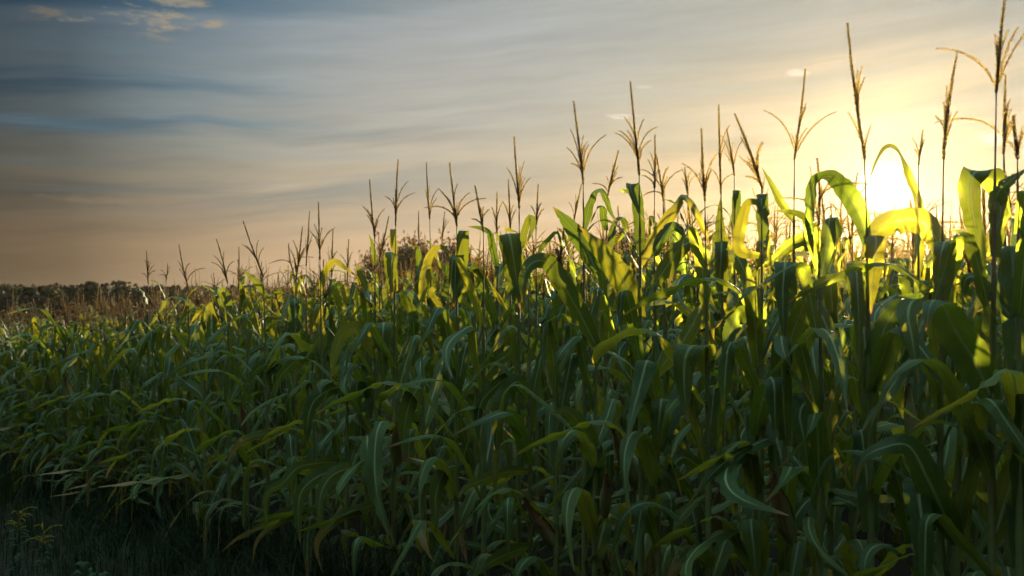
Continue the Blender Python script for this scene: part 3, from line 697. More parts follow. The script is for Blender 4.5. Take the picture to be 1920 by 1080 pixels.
# ---- traced plants
def stalk_px(p, py):
    if p.tip is None: return p.px
    foot = HORIZON + (CAM_Z - p.z) / p.Y * F
    return p.px + (p.joint[0] - p.px) * min(1, max(0, (foot - py) / (foot - p.joint[1]))) ** 1.5
OWNED = {p.px: [] for p in plants}
for l in LEAVES:
    b = l[4][0]; h0 = hero_by[l[0]]
    best = h0
    if abs(stalk_px(h0, b[1]) - b[0]) > 14:
        ok = [q for q in plants if (q.tip is None and b[1] > 520) or (q.tip is not None and b[1] > q.joint[1] + 60)] or [h0]
        best = min(ok, key=lambda q: abs(stalk_px(q, b[1]) - b[0]) + 8 * (q.row - h0.row if q.row != h0.row else 0) ** 2)
        if abs(stalk_px(best, b[1]) - b[0]) > abs(stalk_px(h0, b[1]) - b[0]): best = h0
    OWNED[best.px].append(l)
for p in plants:
    root = bpy.data.objects.new('corn_plant', None); COL.objects.link(root); p.obj = root
    root.location = (p.x, p.Y, p.z); root.empty_display_size = .1
    O = np.array([p.x, p.Y, p.z])
    if p.tip is None:
        topz = 1.55 + random.uniform(0, .15)
        tp = np.array([random.uniform(-.03, .03), 0, topz])
        stem_pts = [(0, 0, 0), (tp[0] * .2, .01, topz * .5), tuple(tp)]
    else:
        J = P(*p.joint, p.Y) - O; Tp = P(*p.tip, p.Y) - O
        drop = np.array([J[0] * .82, 0, J[2] - .20])
        stem_pts = [(0, 0, 0), (drop[0] * .3, 0, drop[2] * .5), (drop[0] * .75, 0, drop[2] * .85), tuple(drop)]
        spike = bezier(J, (J + Tp) * .5 + np.array([random.uniform(-.004, .004), random.uniform(-.03, .03), 0]), Tp + np.array([0, random.uniform(-.03, .03), 0]), 16)
        stem = spike
        brs = []
        for (b0, b1) in p.br:
            B0 = P(*b0, p.Y) - O; B1 = P(*b1, p.Y) - O
            B0[1] = np.interp(B0[2], spike[:, 2], spike[:, 1])
            # start on the spike itself
            zz = np.clip(B0[2], spike[0, 2], spike[-1, 2] * .9 + spike[0, 2] * .1)
            B0 = np.array([np.interp(zz, spike[:, 2], spike[:, 0]), np.interp(zz, spike[:, 2], spike[:, 1]), zz])
            ln = np.linalg.norm(B1 - B0); up = unit(Tp - J)
            B1[1] += random.uniform(-.6, .6) * ln
            ctrl = B0 + up * ln * .42 + (B1 - B0) * .28
            brs.append(bezier(B0, ctrl, B1, 12))
        up = unit(Tp - J); L = np.linalg.norm(Tp - J)
        for e in range(random.randint(2, 4)):
            b0 = spike[random.randint(0, 5)]; a = random.uniform(0, 2 * pi); ln = random.uniform(.06, .13)
            b1 = b0 + up * ln + np.array([cos(a), sin(a), 0]) * ln * random.uniform(.15, .4)
            brs.append(bezier(b0, b0 + up * ln * .5, b1, 8))
        mb, _ = tassel_geo(stem, brs)
        finish_tassel(mb, spike, brs, random)
        obj('tassel', mb.mesh('tassel', M_TASSEL), root)
    obj('stalk', stalk_mesh(stem_pts + ([tuple(J + (spike[1] - spike[0]) * .5)] if p.tip is not None else [])), root)
    p.stem = np.array(stem_pts)
    mine = OWNED[p.px]
    for (_, wpx, mode, tws, pts, dry) in mine:
        w = wpx / F * p.Y
        c = np.array([P(a, b, p.Y + dz) for a, b, dz in pts]) - O
        zz = c[0, 2]                                # root the leaf on the stalk
        sp = np.array([np.interp(zz - .02, p.stem[:, 2], p.stem[:, 0]), 0, max(zz - .02, .03)])
        if np.linalg.norm(c[0] - sp) > .05: c = np.vstack([sp, c])
        else: c[0] = sp
        q = catmull(c, 40)
        q[:, 1] += .018 * np.sin(np.linspace(0, 5, 40) + random.uniform(0, 6)) * np.linspace(0, 1, 40)
        T = unit(np.gradient(q, axis=0))
        V = unit(q + O - np.array([0, 0, CAM_Z]))
        tw = np.radians(np.interp(np.linspace(0, 1, 40), np.linspace(0, 1, len(tws)), tws))
        if mode == 'a':
            W0 = unit(np.cross(T, V)); N0 = np.cross(W0, T)
            W = W0 * np.cos(tw)[:, None] + N0 * np.sin(tw)[:, None]
        else:
            W = np.stack([np.cos(tw), np.sin(tw), 0 * tw], 1)
        mb = MB()
        mb.add(*ribbon(q, W, w * 1.02, 8, random.uniform(.14, .36), random.uniform(.07, .20), random.uniform(16, 34), random.uniform(0, 6), random.uniform(1.35, 2.0), .55))
        obj('leaf', mb.mesh('leaf', M_DRY if dry else M_LEAF), root)
    # ordinary leaves lower down
    Hl = p.stem[-1, 2]
    add_leaves(root, Hl, 12, skip_above=(Hl * (.72 if len(mine) > 2 else .90 if mine else 1.05)), lean=(p.stem[-1, 0], 0))
    for (q, foot, tipp) in EAR_HERO:
        if q != p.px: continue
        A = P(*foot, p.Y - .07) - O; B = P(*tipp, p.Y - .19) - O
        e, sk = random.choice(EARS)
        o = obj('ear', e, root); s = obj('silk', sk, o)
        d = Vector(B - A); o.rotation_mode = 'QUATERNION'
        o.rotation_quaternion = Vector((sin(radians(20)), 0, cos(radians(20)))).rotation_difference(d.normalized())
        o.location = Vector(A); sc = max(.8, min(1.25, d.length / .23)); o.scale = (sc,) * 3
        # a short shank ties the ear to the stalk
        st = np.array([np.interp(A[2] - .05, p.stem[:, 2], p.stem[:, 0]), 0, A[2] - .05])
        mb = MB(); mb.add(*tube(bezier(st, (st + A) * .5 + np.array([0, 0, -.03]), A, 6), np.full(6, .008), 6)); obj('shank', mb.mesh('shank', M_STALK), root)
    if p.tip is not None:
        thing(root, f'corn plant with {p.txt}', 'corn plant', 'traced corn plants at the field edge')
    else:
        thing(root, f'corn plant with {p.txt}', 'corn plant', 'traced corn plants at the field edge')
    root['group'] = 'corn plants along the field edge'

# ---- other single plants
def foliage_proto():
    mb = MB(); base = random.uniform(0, 6)
    n = 11
    for i, h in enumerate(np.linspace(.25, 1.72, n)):
        kd = leaf_kind(i / (n - 1)); kd = 'low' if kd == 'dry' else kd
        v, f, uv = leaf_geo(kd, random, 18, 4)
        a = base + (i % 2) * pi + random.gauss(0, .4); ca, sa = cos(a), sin(a)
        v = v @ np.array([[ca, sa, 0], [-sa, ca, 0], [0, 0, 1]]) + [0, 0, h]
        mb.add(v, f, uv)
    return mb.mesh('foliage', M_LEAF)
FOLIAGE = [foliage_proto() for _ in range(10)]

def plant_height(p):
    h = 2.10 + random.gauss(0, .12) - .10 * float(smooth(2.0, 5.0, -p.x))
    if p.row <= 2: h -= .08
    return h

def zone(px):
    return ('below the dark distant treeline' if px < 420 else 'short of the dark bushes' if px < 780 else
            'below the greyest part of the sky' if px < 1120 else 'below the tallest dark tassels' if px < 1420 else
            'under the setting sun' if px < 1740 else 'past the setting sun')
heroes_by_row = {k: sorted([q for q in plants if q.row == k], key=lambda q: q.px) for k in (0, 1, 2)}
for n, p in enumerate(singles):
    root = bpy.data.objects.new('corn_plant', None); COL.objects.link(root)
    root.location = (p.x, p.Y, p.z); root.empty_display_size = .1
    H = plant_height(p); Hl = H - (.46 if p.row == 0 else .50)
    s = H / 2.1
    bare = random.random() < (.45, .25, .08)[min(p.row, 2)] if p.row <= 2 else False
    sx = random.uniform(.85, 1.1)
    obj('stalk', random.choice(STALKS), root, (0, 0, 0), random.uniform(0, 6), (sx, sx, (Hl + .04 if bare else H - .32) / 1.9))
    if not bare:
        k = random.uniform(.85, 1.05)
        obj('tassel', random.choice(TASSELS), root, (0, 0, H - .33), random.uniform(-1.2, 1.2), (k, k, k))
    if n < N_PARTED:
        add_leaves(root, Hl, random.choice([11, 12, 12, 13]))
    else:
        obj('foliage', random.choice(FOLIAGE), root, (0, 0, 0), random.uniform(0, 6), (1, 1, Hl / 1.70))
    if p.row == 0:
        for q in range(random.randint(3, 5)):
            a = math.atan2(-NY, -NX) + random.gauss(0, .8); k = random.uniform(.7, 1.1)
            obj('leaf', random.choice(BANK['low'] + BANK['dry'] + BANK['arch'][:4]), root, (0, 0, random.uniform(.08, .65)), a, (k, k, k * random.uniform(.6, 1)))
    if random.random() < (.75 if n < N_PARTED else .25):
        add_ear(root, (0, 0, random.uniform(.72, .98)), random.uniform(0, 6))
    row = ORD[min(p.row, 11)]
    bit = 'bare-topped' if bare else 'tasselled'
    lab = f'{bit} corn plant, {row} row from the grass, {zone(p.px)}'
    thing(root, lab, 'corn plant', f'{bit} {row} row corn plants {zone(p.px)}')

# ---- all the rest of the field: one mass
def proto_arrays(lod):
    mb = MB(); mats = []
    base = random.uniform(0, 6); n = 8 if lod == 0 else 6
    def tag(k): mats.extend([k] * (mb.nf - len(mats)))
    for i, h in enumerate(np.linspace(.35 if lod == 0 else .7, 1.60, n)):
        kd = leaf_kind(.25 + .75 * i / (n - 1)); kd = 'low' if kd == 'dry' else kd
        v, f, uv = leaf_geo(kd, random, 12 if lod == 0 else 8, 2)
        a = base + (i % 2) * pi + random.gauss(0, .4); ca, sa = cos(a), sin(a)
        mb.add(v @ np.array([[ca, sa, 0], [-sa, ca, 0], [0, 0, 1]]) + [0, 0, h], f, uv)
    tag(0)
    mb.add(*tube(np.array([[0, 0, 0], [0, 0, .9], [0, 0, 1.75]]), [.012, .010, .005], 4)); tag(1)
    H = random.uniform(.33, .46); tip = np.array([random.uniform(-.11, .07), random.uniform(-.07, .07), 1.78 + H])
    J = np.array([0, 0, 1.76])
    sp = bezier(J, (J + tip) / 2, tip, 5)
    mb.add(*tube(np.vstack([[0, 0, 1.72], sp]), np.linspace(.0035, .0012, 6), 3, False))
    brs = []
    for b in range(random.randint(5, 9)):
        b0 = J + (tip - J) * random.uniform(0, .35); a = random.uniform(0, 6.28); el = radians(random.uniform(40, 78)); ln = random.uniform(.10, .2)
        O = np.array([cos(a), sin(a), 0]); b1 = b0 + (O * cos(el) + np.array([0, 0, sin(el)])) * ln
        brs.append(bezier(b0, b0 + np.array([0, 0, ln * .45]) + O * ln * .1, b1, 4))
    for b in brs: mb.add(*tube(b, np.linspace(.0022, .0012, 4), 3, False))
    k = 1.0 if lod == 0 else 1.6
    spikelets(mb, sp, 4 if lod == 0 else 3, .011 * k, .013 * k, .004)
    for b in brs: spikelets(mb, b, 2, .012 * k, .012 * k, .003)
    tag(2)
    v, ls, li, uv = mb.arrays()
    return v, ls, li, uv, np.array(mats, np.int32)

PROT = [[proto_arrays(0) for _ in range(10)], [proto_arrays(1) for _ in range(8)]]
VV, LS, LI, UV, MI = [], [], [], [], []; c0 = 0
for p in mass:
    lod = 0 if p.Y < 12.5 else 1
    v, ls, li, uv, mi = random.choice(PROT[lod])
    a = random.uniform(0, 6.28); ca, sa = cos(a), sin(a); H = plant_height(p) / 2.08
    w = v @ np.array([[ca, sa, 0], [-sa, ca, 0], [0, 0, 1]]) * [1, 1, H] + [p.x, p.Y, p.z]
    VV.append(w); LS.append(ls); LI.append(li + c0); UV.append(uv); MI.append(mi); c0 += len(v)
me = bpy.data.meshes.new('corn_field')
fill_mesh(me, np.concatenate(VV), np.concatenate(LS), np.concatenate(LI), np.concatenate(UV), [M_LEAF, M_STALK, M_TASSEL], True, np.concatenate(MI))
fo = obj('corn_field', me); fo['kind'] = 'stuff'
thing(fo, 'deep mass of tasselled corn stretching back behind the front rows to the trees', 'corn')
print('mass plants', len(mass), 'verts', c0, 'singles', len(singles))

# ---------------------------------------------------------------- ground
xs = np.concatenate([-np.geomspace(30, 320, 22)[::-1], np.linspace(-28, 28, 90), np.geomspace(30, 320, 22)])
ys = np.concatenate([-np.geomspace(4, 120, 16)[::-1], np.linspace(-3, 48, 90), np.geomspace(50, 320, 24)])
X, Y = np.meshgrid(xs, ys)
Z = ground(X, Y) + np.where((np.hypot(X, Y) < 40), rng.normal(0, .012, X.shape), 0)
nx, ny = len(xs), len(ys)
idx = np.arange(nx * ny).reshape(ny, nx)
f = np.stack([idx[:-1, :-1], idx[:-1, 1:], idx[1:, 1:], idx[1:, :-1]], -1).reshape(-1, 4)
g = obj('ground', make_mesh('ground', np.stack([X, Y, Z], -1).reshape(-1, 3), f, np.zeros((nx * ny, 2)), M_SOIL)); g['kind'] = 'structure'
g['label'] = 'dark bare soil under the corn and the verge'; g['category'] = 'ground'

# ---------------------------------------------------------------- verge grass (one mass) and weeds
VV, FF, UVV = [], [], []; c0 = 0
nb = 90000
gx = rng.uniform(-9.5, 3.5, nb); gy = rng.uniform(1.4, 17, nb)
d = NX * gx + NY * gy
keep = (d < ROW0 + .10 + rng.normal(0, .15, nb)) & (gx / gy > -.66) & (gx / gy < .5) & (rng.random(nb) < np.clip(9 / gy, .4, 1))
mbg = MB()
bx, by = gx[keep], gy[keep]; n = len(bx)
nc = 420; cd = ROW0 - np.abs(rng.normal(0, .45, nc)) + .15; ct = rng.uniform(-4, 12, nc)
cx0 = NX * cd - DX * ct; cy0 = NY * cd - DY * ct; okc = (cy0 > 2) & (cx0 / cy0 > -.66) & (cx0 / cy0 < .45)
cx0, cy0 = np.repeat(cx0[okc], 16), np.repeat(cy0[okc], 16); m2 = len(cx0)
bx = np.concatenate([bx, cx0 + rng.normal(0, .05, m2)]); by = np.concatenate([by, cy0 + rng.normal(0, .05, m2)]); n = len(bx)
h = rng.uniform(.08, .30, n) * np.where(rng.random(n) < .12, 1.6, 1); h[-m2:] = rng.uniform(.15, .55, m2); a = rng.uniform(0, 6.28, n); bend = rng.uniform(.2, 1.1, n) * h
O = np.stack([np.cos(a), np.sin(a), 0 * a], 1); S = np.stack([-np.sin(a), np.cos(a), 0 * a], 1) * rng.uniform(.002, .0045, n)[:, None]
b0 = np.stack([bx, by, ground(bx, by) - .02], 1); b1 = b0 + np.stack([0 * h, 0 * h, h * .8], 1); b2 = b0 + O * bend[:, None] + np.stack([0 * h, 0 * h, h * rng.uniform(.6, 1, n)], 1)
rowsv = []
for q, ww in ((0, 1), (.33, .9), (.67, .6), (1, .08)):
    c = b0 * (1 - q) ** 2 + b1 * 2 * q * (1 - q) + b2 * q * q
    rowsv += [c - S * ww, c + S * ww]
mbg.add(np.stack(rowsv, 1).reshape(-1, 3), (np.array([(0, 1, 3, 2), (2, 3, 5, 4), (4, 5, 7, 6)])[None] + (np.arange(n) * 8)[:, None, None]).reshape(-1, 4))
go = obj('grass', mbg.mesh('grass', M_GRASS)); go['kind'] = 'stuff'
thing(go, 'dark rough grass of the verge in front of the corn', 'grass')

def goldenrod(px, py, Y, h, label, seed):
    R = random.Random(seed)
    c = P(px, py, Y); z0 = float(ground(c[0], Y)); h = c[2] - z0
    root = bpy.data.objects.new('goldenrod', None); COL.objects.link(root); root.location = (c[0], Y, z0)
    mb = MB(); mb.add(*tube(bezier(np.zeros(3), np.array([.02, 0, h * .5]), np.array([0, 0, h]), 8), np.linspace(.004, .002, 8), 5)); obj('stem', mb.mesh('stem', M_WEED), root)
    lf = MB()
    for i in range(22):
        a = R.uniform(0, 6.28); zz = R.uniform(.1, .85) * h; ln = R.uniform(.06, .11)
        O = np.array([cos(a), sin(a), 0])
        p = bezier(np.array([0, 0, zz]), np.array([0, 0, zz + .03]) + O * ln * .5, np.array([0, 0, zz - .01]) + O * ln, 8)
        lf.add(*ribbon(p, np.repeat(np.array([[-sin(a), cos(a), 0]]), 8, 0), .018, 2, .2, 0.05, 9, a, 1.4, .3))
    obj('foliage', lf.mesh('foliage', M_WEED), root)
    fl = MB()
    for i in range(13):
        a = R.uniform(0, 6.28); ln = R.uniform(.05, .12); O = np.array([cos(a), sin(a), 0])
        b0 = np.array([0, 0, h - R.uniform(0, .12)])
        b = bezier(b0, b0 + np.array([0, 0, ln * .6]) + O * ln * .4, b0 + O * ln + np.array([0, 0, ln * .35]), 8)
        fl.add(*tube(b, np.linspace(.0015, .0008, 8), 3)); spikelets(fl, b, 4, .004, .007, .004, R=R, fat=.7)
    obj('flower_head', fl.mesh('flower_head', M_YELLOW), root)
    thing(root, label, 'wildflower', 'goldenrod plants on the verge')
goldenrod(34, 966, 6.4, .4, 'larger yellow goldenrod flowering low in the dark verge grass', 3)
goldenrod(80, 988, 6.2, .35, 'smaller fainter goldenrod beside the brighter yellow one', 4)

def burdock(px, py, Y, label):
    R = random.Random(9); c = P(px, py, Y); z0 = float(ground(c[0], Y))
    root = bpy.data.objects.new('broadleaf_weed', None); COL.objects.link(root); root.location = (c[0], Y, z0)
    for i in range(10):
        a = i * 2.4 + .4; ln = R.uniform(.09, .17); O = np.array([cos(a), sin(a), 0]); top = max(.10, c[2] - z0) * R.uniform(.7, 1.1)
        p = bezier(np.zeros(3), O * ln * .3 + np.array([0, 0, top * 1.5]), O * ln + np.array([0, 0, top * .7]), 16)
        mb = MB(); mb.add(*ribbon(p, np.repeat(np.array([[-sin(a), cos(a), 0]]), 16, 0), .06, 6, .35, .25, 14, a, 1.7, .3)); obj('leaf', mb.mesh('leaf', M_WEED), root)
    thing(root, label, 'weed')
burdock(172, 1058, 5.6, 'round-leaved green weed low in the dark verge grass')

# ---------------------------------------------------------------- trees beyond the field
def flecks(q, sz, g, up, wide):
    n = len(q); sz = np.asarray(sz)[:, None]
    a = unit(g.normal(0, 1, (n, 3)) + [0, 0, up]); b = unit(np.cross(a, g.normal(0, 1, (n, 3))))
    V = np.stack([q - a * sz, q + b * sz * wide, q + a * sz, q - b * sz * wide], 1).reshape(-1, 3)
    return V, np.arange(n * 4).reshape(n, 4)

def crown_geo(R, rx, rz, n, size, clumps, spiky=0.0):
    mb = MB()
    cen = [(R.gauss(0, .42) * rx, R.gauss(0, .42) * rx, R.uniform(-.75, .8) * rz) for _ in range(clumps)]
    g = np.random.default_rng(R.randint(0, 10 ** 9)); cen = np.array(cen)[g.integers(0, clumps, n)]
    taper = (1 - .55 * np.maximum(0, cen[:, 2] / rz) * (1 if spiky else .6))[:, None]
    q = cen * np.concatenate([taper, taper, np.ones((n, 1))], 1) + g.normal(0, 1, (n, 3)) * [.17 * rx, .17 * rx, (.15 + spiky * .12) * rz]
    mb.add(*flecks(q, size * g.uniform(.5, 1.3, n), g, spiky * 2, .45)); return mb

def tree(px, py_top, Y, width, label, seed, spiky, name='tree'):
    R = random.Random(seed); t = P(px, py_top, Y); z0 = float(ground(t[0], Y)); H = t[2] - z0
    root = bpy.data.objects.new(name, None); COL.objects.link(root); root.location = (t[0], Y, z0)
    mb = MB(); tr = catmull([(0, 0, -.2), (.05, 0, H * .35), (0, .06, H * .8)], 12)
    mb.add(*tube(tr, np.linspace(H * .028, H * .006, 12), 8))
    for i in range(9):
        b0 = tr[R.randint(3, 10)]; a = R.uniform(0, 6.28); ln = width * R.uniform(.25, .5)
        mb.add(*tube(bezier(b0, b0 + np.array([cos(a) * ln * .5, sin(a) * ln * .5, ln * .2]), b0 + np.array([cos(a) * ln, sin(a) * ln, ln * .6]), 6), np.linspace(H * .01, H * .002, 6), 5))
    obj('trunk', mb.mesh('trunk', M_BARK), root)
    cr = obj('crown', crown_geo(R, width * .55, H * .40, 17000, .11, 46, spiky).mesh('crown', M_TREE, False), root, (0, 0, H * .55))
    thing(root, label, 'tree', 'trees beyond the corn')
tree(756, 458, 46, 2.9, 'dark spiky conifer behind the even fan-shaped tassel', 1, 1.0, 'conifer_tree')
tree(816, 454, 47, 3.1, 'dark rounded tree touching the spiky conifer behind the corn', 2, .6)
tree(880, 492, 45, 2.8, 'low brownish tree behind the widest mid-field tassel', 6, .3)
tree(1172, 430, 46, 2.6, 'yellow-brown tree showing between tall dark tassels', 3, .2)
tree(1226, 440, 47, 2.8, 'dark tree behind the steep tent-like corn leaves', 4, .2)
tree(1310, 486, 45, 2.0, 'low dim tree behind the slender low-branched tassel', 5, .2)

# far wood along the horizon: one mass
R = random.Random(5); wood = MB()
for i in range(150):
    px = -900 + i * 17 + R.uniform(-8, 8); Yd = R.uniform(95, 122)
    x = (px - 960) / F * Yd; z0 = float(ground(x, Yd)); top = CAM_Z + (HORIZON - (538 + R.gauss(0, 5.5) - (5 if R.random() < .2 else 0) + (7 if px > 330 else 0))) / F * Yd
    h = top - z0; wd = R.uniform(.9, 2.6)
    q = np.stack([x + rng.normal(0, .45, 230) * wd, Yd + rng.normal(0, .45, 230) * wd, z0 + h * (1 - np.abs(rng.normal(0, .33, 230)))], 1)
    q[:, 2] -= .5 * h * ((q[:, 0] - x) / (2.2 * wd)) ** 2
    wood.add(*flecks(q, rng.uniform(.16, .42, 230), rng, 0, .7))
wo = obj('treeline', wood.mesh('treeline', M_WOOD, False)); wo['kind'] = 'stuff'
thing(wo, 'low dark wood along the distant horizon beyond the corn', 'wood')

# ---------------------------------------------------------------- thin haze added over the field for a glow towards the sun
m = bpy.data.materials.new('haze'); m.use_nodes = True
nt = m.node_tree; nt.nodes.clear(); o_ = nt.nodes.new('ShaderNodeOutputMaterial'); v_ = nt.nodes.new('ShaderNodeVolumePrincipled')
v_.inputs['Color'].default_value = (1, .90, .72, 1); v_.inputs['Density'].default_value = HAZE; v_.inputs['Anisotropy'].default_value = .88
nt.links.new(v_.outputs[0], o_.inputs['Volume'])
hv = np.array([(x, y, z) for x in (-330, 330) for y in (-130, 330) for z in (-9, 5.6)], float)
hb = obj('haze', make_mesh('haze', hv, np.array([(0, 1, 3, 2), (4, 6, 7, 5), (0, 4, 5, 1), (2, 3, 7, 6), (0, 2, 6, 4), (1, 5, 7, 3)]), np.zeros((8, 2)), m, False)); hb['kind'] = 'stuff'
thing(hb, 'thin warm haze added over the whole field to spread the sun glow', 'haze')

# ---------------------------------------------------------------- sky, sun
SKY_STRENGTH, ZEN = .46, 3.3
W = bpy.data.worlds.new('World'); SC.world = W; W.use_nodes = True
t = NT(W.node_tree); t.n.clear()
out = t.new('ShaderNodeOutputWorld'); bg = t.new('ShaderNodeBackground')
GLOW = tuple(float(q) for q in unit(SUN - np.array([0, 0, 22 / F])))
sun_el = math.asin(SUN[2]); sun_az = math.atan2(SUN[0], SUN[1])
sky = t.new('ShaderNodeTexSky'); sky.sky_type = 'NISHITA'; sky.sun_disc = False
sky.sun_elevation = sun_el; sky.sun_rotation = sun_az; sky.dust_density = 3.0; sky.air_density = 1.2
tc = t.new('ShaderNodeTexCoord').outputs['Generated']
sep = t.new('ShaderNodeSeparateXYZ'); t.l.new(tc, sep.inputs[0]); dx, dy, dz = sep.outputs
el = t.math('MULTIPLY', t.math('ARCSINE', dz), 180 / pi)                       # degrees
az = t.math('MULTIPLY', t.math('ARCTAN2', dx, dy), 180 / pi)
th = t.math('MULTIPLY', t.math('ARCCOSINE', t.math('MINIMUM', t.vmath('DOT_PRODUCT', tc, GLOW), .9999999)), 180 / pi)
e = t.math('MAXIMUM', el, 0.0)
g = lambda a: (a, a, a)
# veil of high cloud lit by the low sun
veil = t.ramp(t.math('DIVIDE', e, 50.0), [(0, (.66, .46, .27)), (.06, (.72, .51, .30)), (.13, (.56, .46, .32)), (.20, (.46, .44, .38)), (.30, (.36, .38, .38)), (.60, (.38, .42, .37)), (1, (.42, .47, .40))])
# bands
sk = t.math('SUBTRACT', el, t.math('MULTIPLY', az, .07))
warp = t.noise(t.comb(t.math('MULTIPLY', az, .045), t.math('MULTIPLY', sk, .10), 3.1), 1.0, 3)
band = t.noise(t.comb(t.math('MULTIPLY', az, .022), t.math('ADD', t.math('MULTIPLY', sk, .36), t.math('MULTIPLY', warp, 1.6)), 1.7), 1.0, 5, .55)
fine = t.noise(t.comb(t.math('MULTIPLY', az, .09), t.math('ADD', t.math('MULTIPLY', sk, 1.0), t.math('MULTIPLY', warp, 2.5)), 8.2), 1.0, 5, .6)
gap = t.math('MULTIPLY', t.mapr(band, .44, .64), t.mapr(e, 2.0, 7.0))
clear = t.mix(.65, t.mix(1.0, sky.outputs[0], g(.055), 'MULTIPLY'), (.13, .26, .36))
col = t.mix(t.math('MULTIPLY', gap, t.mapr(th, 10, 45, .35, .85)), veil, clear)
bright = t.math('ADD', .74, t.math('MULTIPLY', fine, .52))
col = t.mix(1.0, col, t.comb(bright, bright, bright), 'MULTIPLY')
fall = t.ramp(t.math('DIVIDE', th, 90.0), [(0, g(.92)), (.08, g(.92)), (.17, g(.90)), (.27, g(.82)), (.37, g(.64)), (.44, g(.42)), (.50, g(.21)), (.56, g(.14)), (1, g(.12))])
fall = t.mix(t.mapr(e, 26.0, 66.0), fall, g(ZEN))  # unseen overhead sky boosted to top-light the corn; low sky behind stays dimmed
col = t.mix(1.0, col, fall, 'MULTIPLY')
warmth = t.mapr(th, 6.0, 30.0, 1, 0)
col = t.mix(1.0, col, t.mix(warmth, (1, 1, 1), (1.0, .95, .82)), 'MULTIPLY', False)
cool = t.math('MULTIPLY', t.mapr(th, 26.0, 46.0), t.mapr(e, 3.0, 12.0))
col = t.mix(1.0, col, t.mix(cool, (1, 1, 1), (.74, 1.0, 1.24)), 'MULTIPLY', False)
# the small torn clouds high up, away from the sun
def puff(a0, e0, ra, re, seed, amt, fx=.35, soft=.10):
    u = t.math('DIVIDE', t.math('SUBTRACT', az, a0), ra); v = t.math('DIVIDE', t.math('SUBTRACT', el, e0), re)
    r2 = t.math('ADD', t.math('MULTIPLY', u, u), t.math('MULTIPLY', v, v))
    n = t.noise(t.comb(t.math('MULTIPLY', az, fx), t.math('MULTIPLY', el, 1.1), seed), 1.0, 6, .62)
    return t.math('MULTIPLY', t.mapr(t.math('SUBTRACT', n, t.math('MULTIPLY', r2, .22)), .50 - soft, .50 + soft), amt)
def at(px, py): 
    m = (px - 960) / F
    return math.degrees(math.atan(m)), math.degrees(math.atan((HORIZON - py) / F / math.sqrt(1 + m * m)))
for (px, py, ra, re, seed, amt, c) in [(290, 36, 5.2, 1.0, 2.0, .85, (.30, .25, .17)), (70, 24, 2.2, .6, 5.0, .7, (.16, .13, .09)), (330, 2, 2.2, .5, 7.0, .8, (.26, .22, .16)), (275, 70, 1.6, .35, 9.0, .5, (.26, .22, .15)),
                                    (1160, 215, 2.6, .35, 4.0, .6, (.78, .72, .60)), (1250, 160, 3, .25, 3.0, .35, (.70, .64, .52)), (1840, 260, 2.0, .5, 6.0, .6, (.95, .86, .66)), (1500, 135, 1.4, .3, 8.0, .5, (.85, .78, .62)), (170, 375, 5.0, .5, 12.0, .2, (.30, .22, .13))]:
    a0, e0 = at(px, py); col = t.mix(puff(a0, e0, ra, re, seed, amt), col, c)
# long blue openings between the streaks
for (px, py, ra, re, seed, amt, c) in [(130, 234, 9.0, .55, 14.0, .85, (.070, .118, .150)), (430, 228, 8.0, .40, 15.0, .55, (.15, .22, .25)), (60, 300, 9.0, .40, 16.0, .5, (.075, .105, .115)), (150, 352, 9.0, .35, 17.0, .5, (.10, .12, .12)),
                                       (620, 290, 9.0, .45, 18.0, .4, (.25, .29, .28)), (1000, 330, 9.0, .4, 21.0, .3, (.36, .37, .31)), (1150, 180, 8.0, .5, 22.0, .3, (.40, .42, .37))]:
    a0, e0 = at(px, py); col = t.mix(puff(a0, e0, ra, re, seed, amt, .05, .22), col, c)
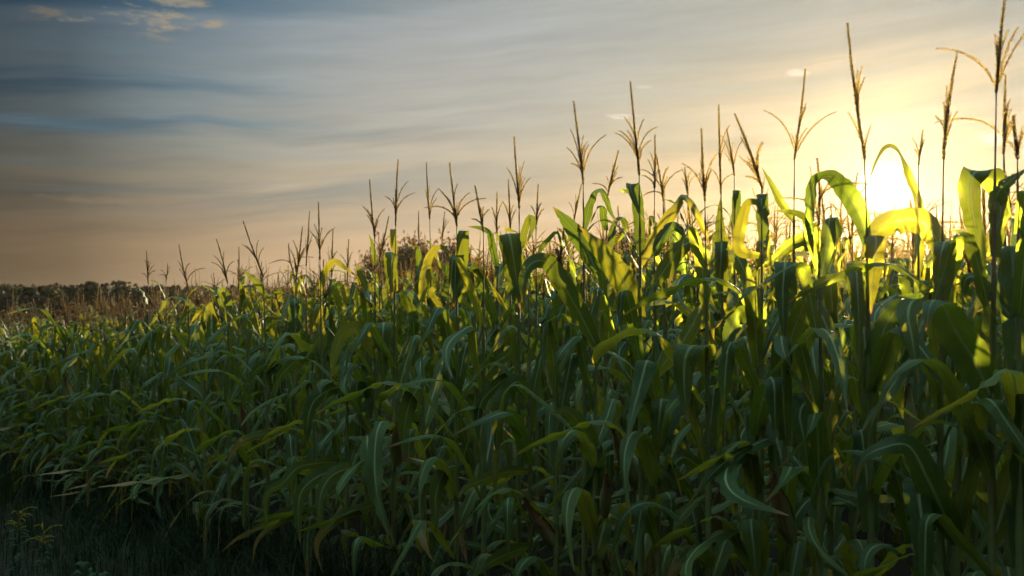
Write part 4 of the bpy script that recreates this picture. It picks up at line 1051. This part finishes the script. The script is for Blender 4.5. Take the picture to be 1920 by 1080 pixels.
# aureole and the sun itself
def expo(scale, amp): return t.math('MULTIPLY', t.math('EXPONENT', t.math('DIVIDE', th, -scale)), amp)
core = t.math('MULTIPLY', t.math('EXPONENT', t.math('MULTIPLY', t.math('POWER', t.math('DIVIDE', th, .80), 2.0), -1.0)), 5.0)
for a, c in ((expo(8.0, .07), (1, .70, .27)), (expo(2.4, .25), (1, .74, .30)), (core, (1, .92, .62))):
    col = t.mix(1.0, col, t.mix(1.0, t.comb(a, a, a), c, 'MULTIPLY', False), 'ADD', False)
# below the horizon: dim earth
col = t.mix(t.mapr(el, -1.0, -.1, 1, 0), col, (.03, .027, .02))
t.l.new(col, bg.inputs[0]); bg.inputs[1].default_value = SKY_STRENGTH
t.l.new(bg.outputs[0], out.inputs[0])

sl = bpy.data.lights.new('sun', 'SUN'); sl.energy = 5.0; sl.angle = radians(.6); sl.color = (1.0, .80, .48)
so = bpy.data.objects.new('sun', sl); COL.objects.link(so)
so.rotation_mode = 'QUATERNION'; so.rotation_quaternion = Vector((0, 0, 1)).rotation_difference(Vector(SUN)); so.location = (20, 40, 20)

# ---------------------------------------------------------------- camera
cam = bpy.data.cameras.new('camera'); co = bpy.data.objects.new('camera', cam); COL.objects.link(co)
co.location = (0, 0, CAM_Z); co.rotation_euler = (radians(90), 0, 0)
cam.sensor_width = 36.0; cam.lens = 36.0 * F / 1920.0; cam.shift_y = (HORIZON - 540) / 1920.0
cam.clip_start = .05; cam.clip_end = 4000
cam.dof.use_dof = True; cam.dof.focus_distance = 5.2; cam.dof.aperture_fstop = 4.0
SC.camera = co

SC.view_settings.view_transform = 'Standard'; SC.view_settings.look = 'None'; SC.view_settings.gamma = 1.0; SC.view_settings.exposure = 1.55
SC.view_settings.use_curve_mapping = False
SC.render.engine = 'CYCLES'
cy = SC.cycles
cy.max_bounces = 6; cy.diffuse_bounces = 3; cy.glossy_bounces = 1; cy.transmission_bounces = 4; cy.volume_bounces = 0; cy.sample_clamp_indirect = 6.0; cy.use_adaptive_sampling = True; cy.adaptive_threshold = .02
try:
    cy.use_denoising = True; cy.denoiser = 'OPENIMAGEDENOISE'
except Exception as ex: print('no denoiser', ex)
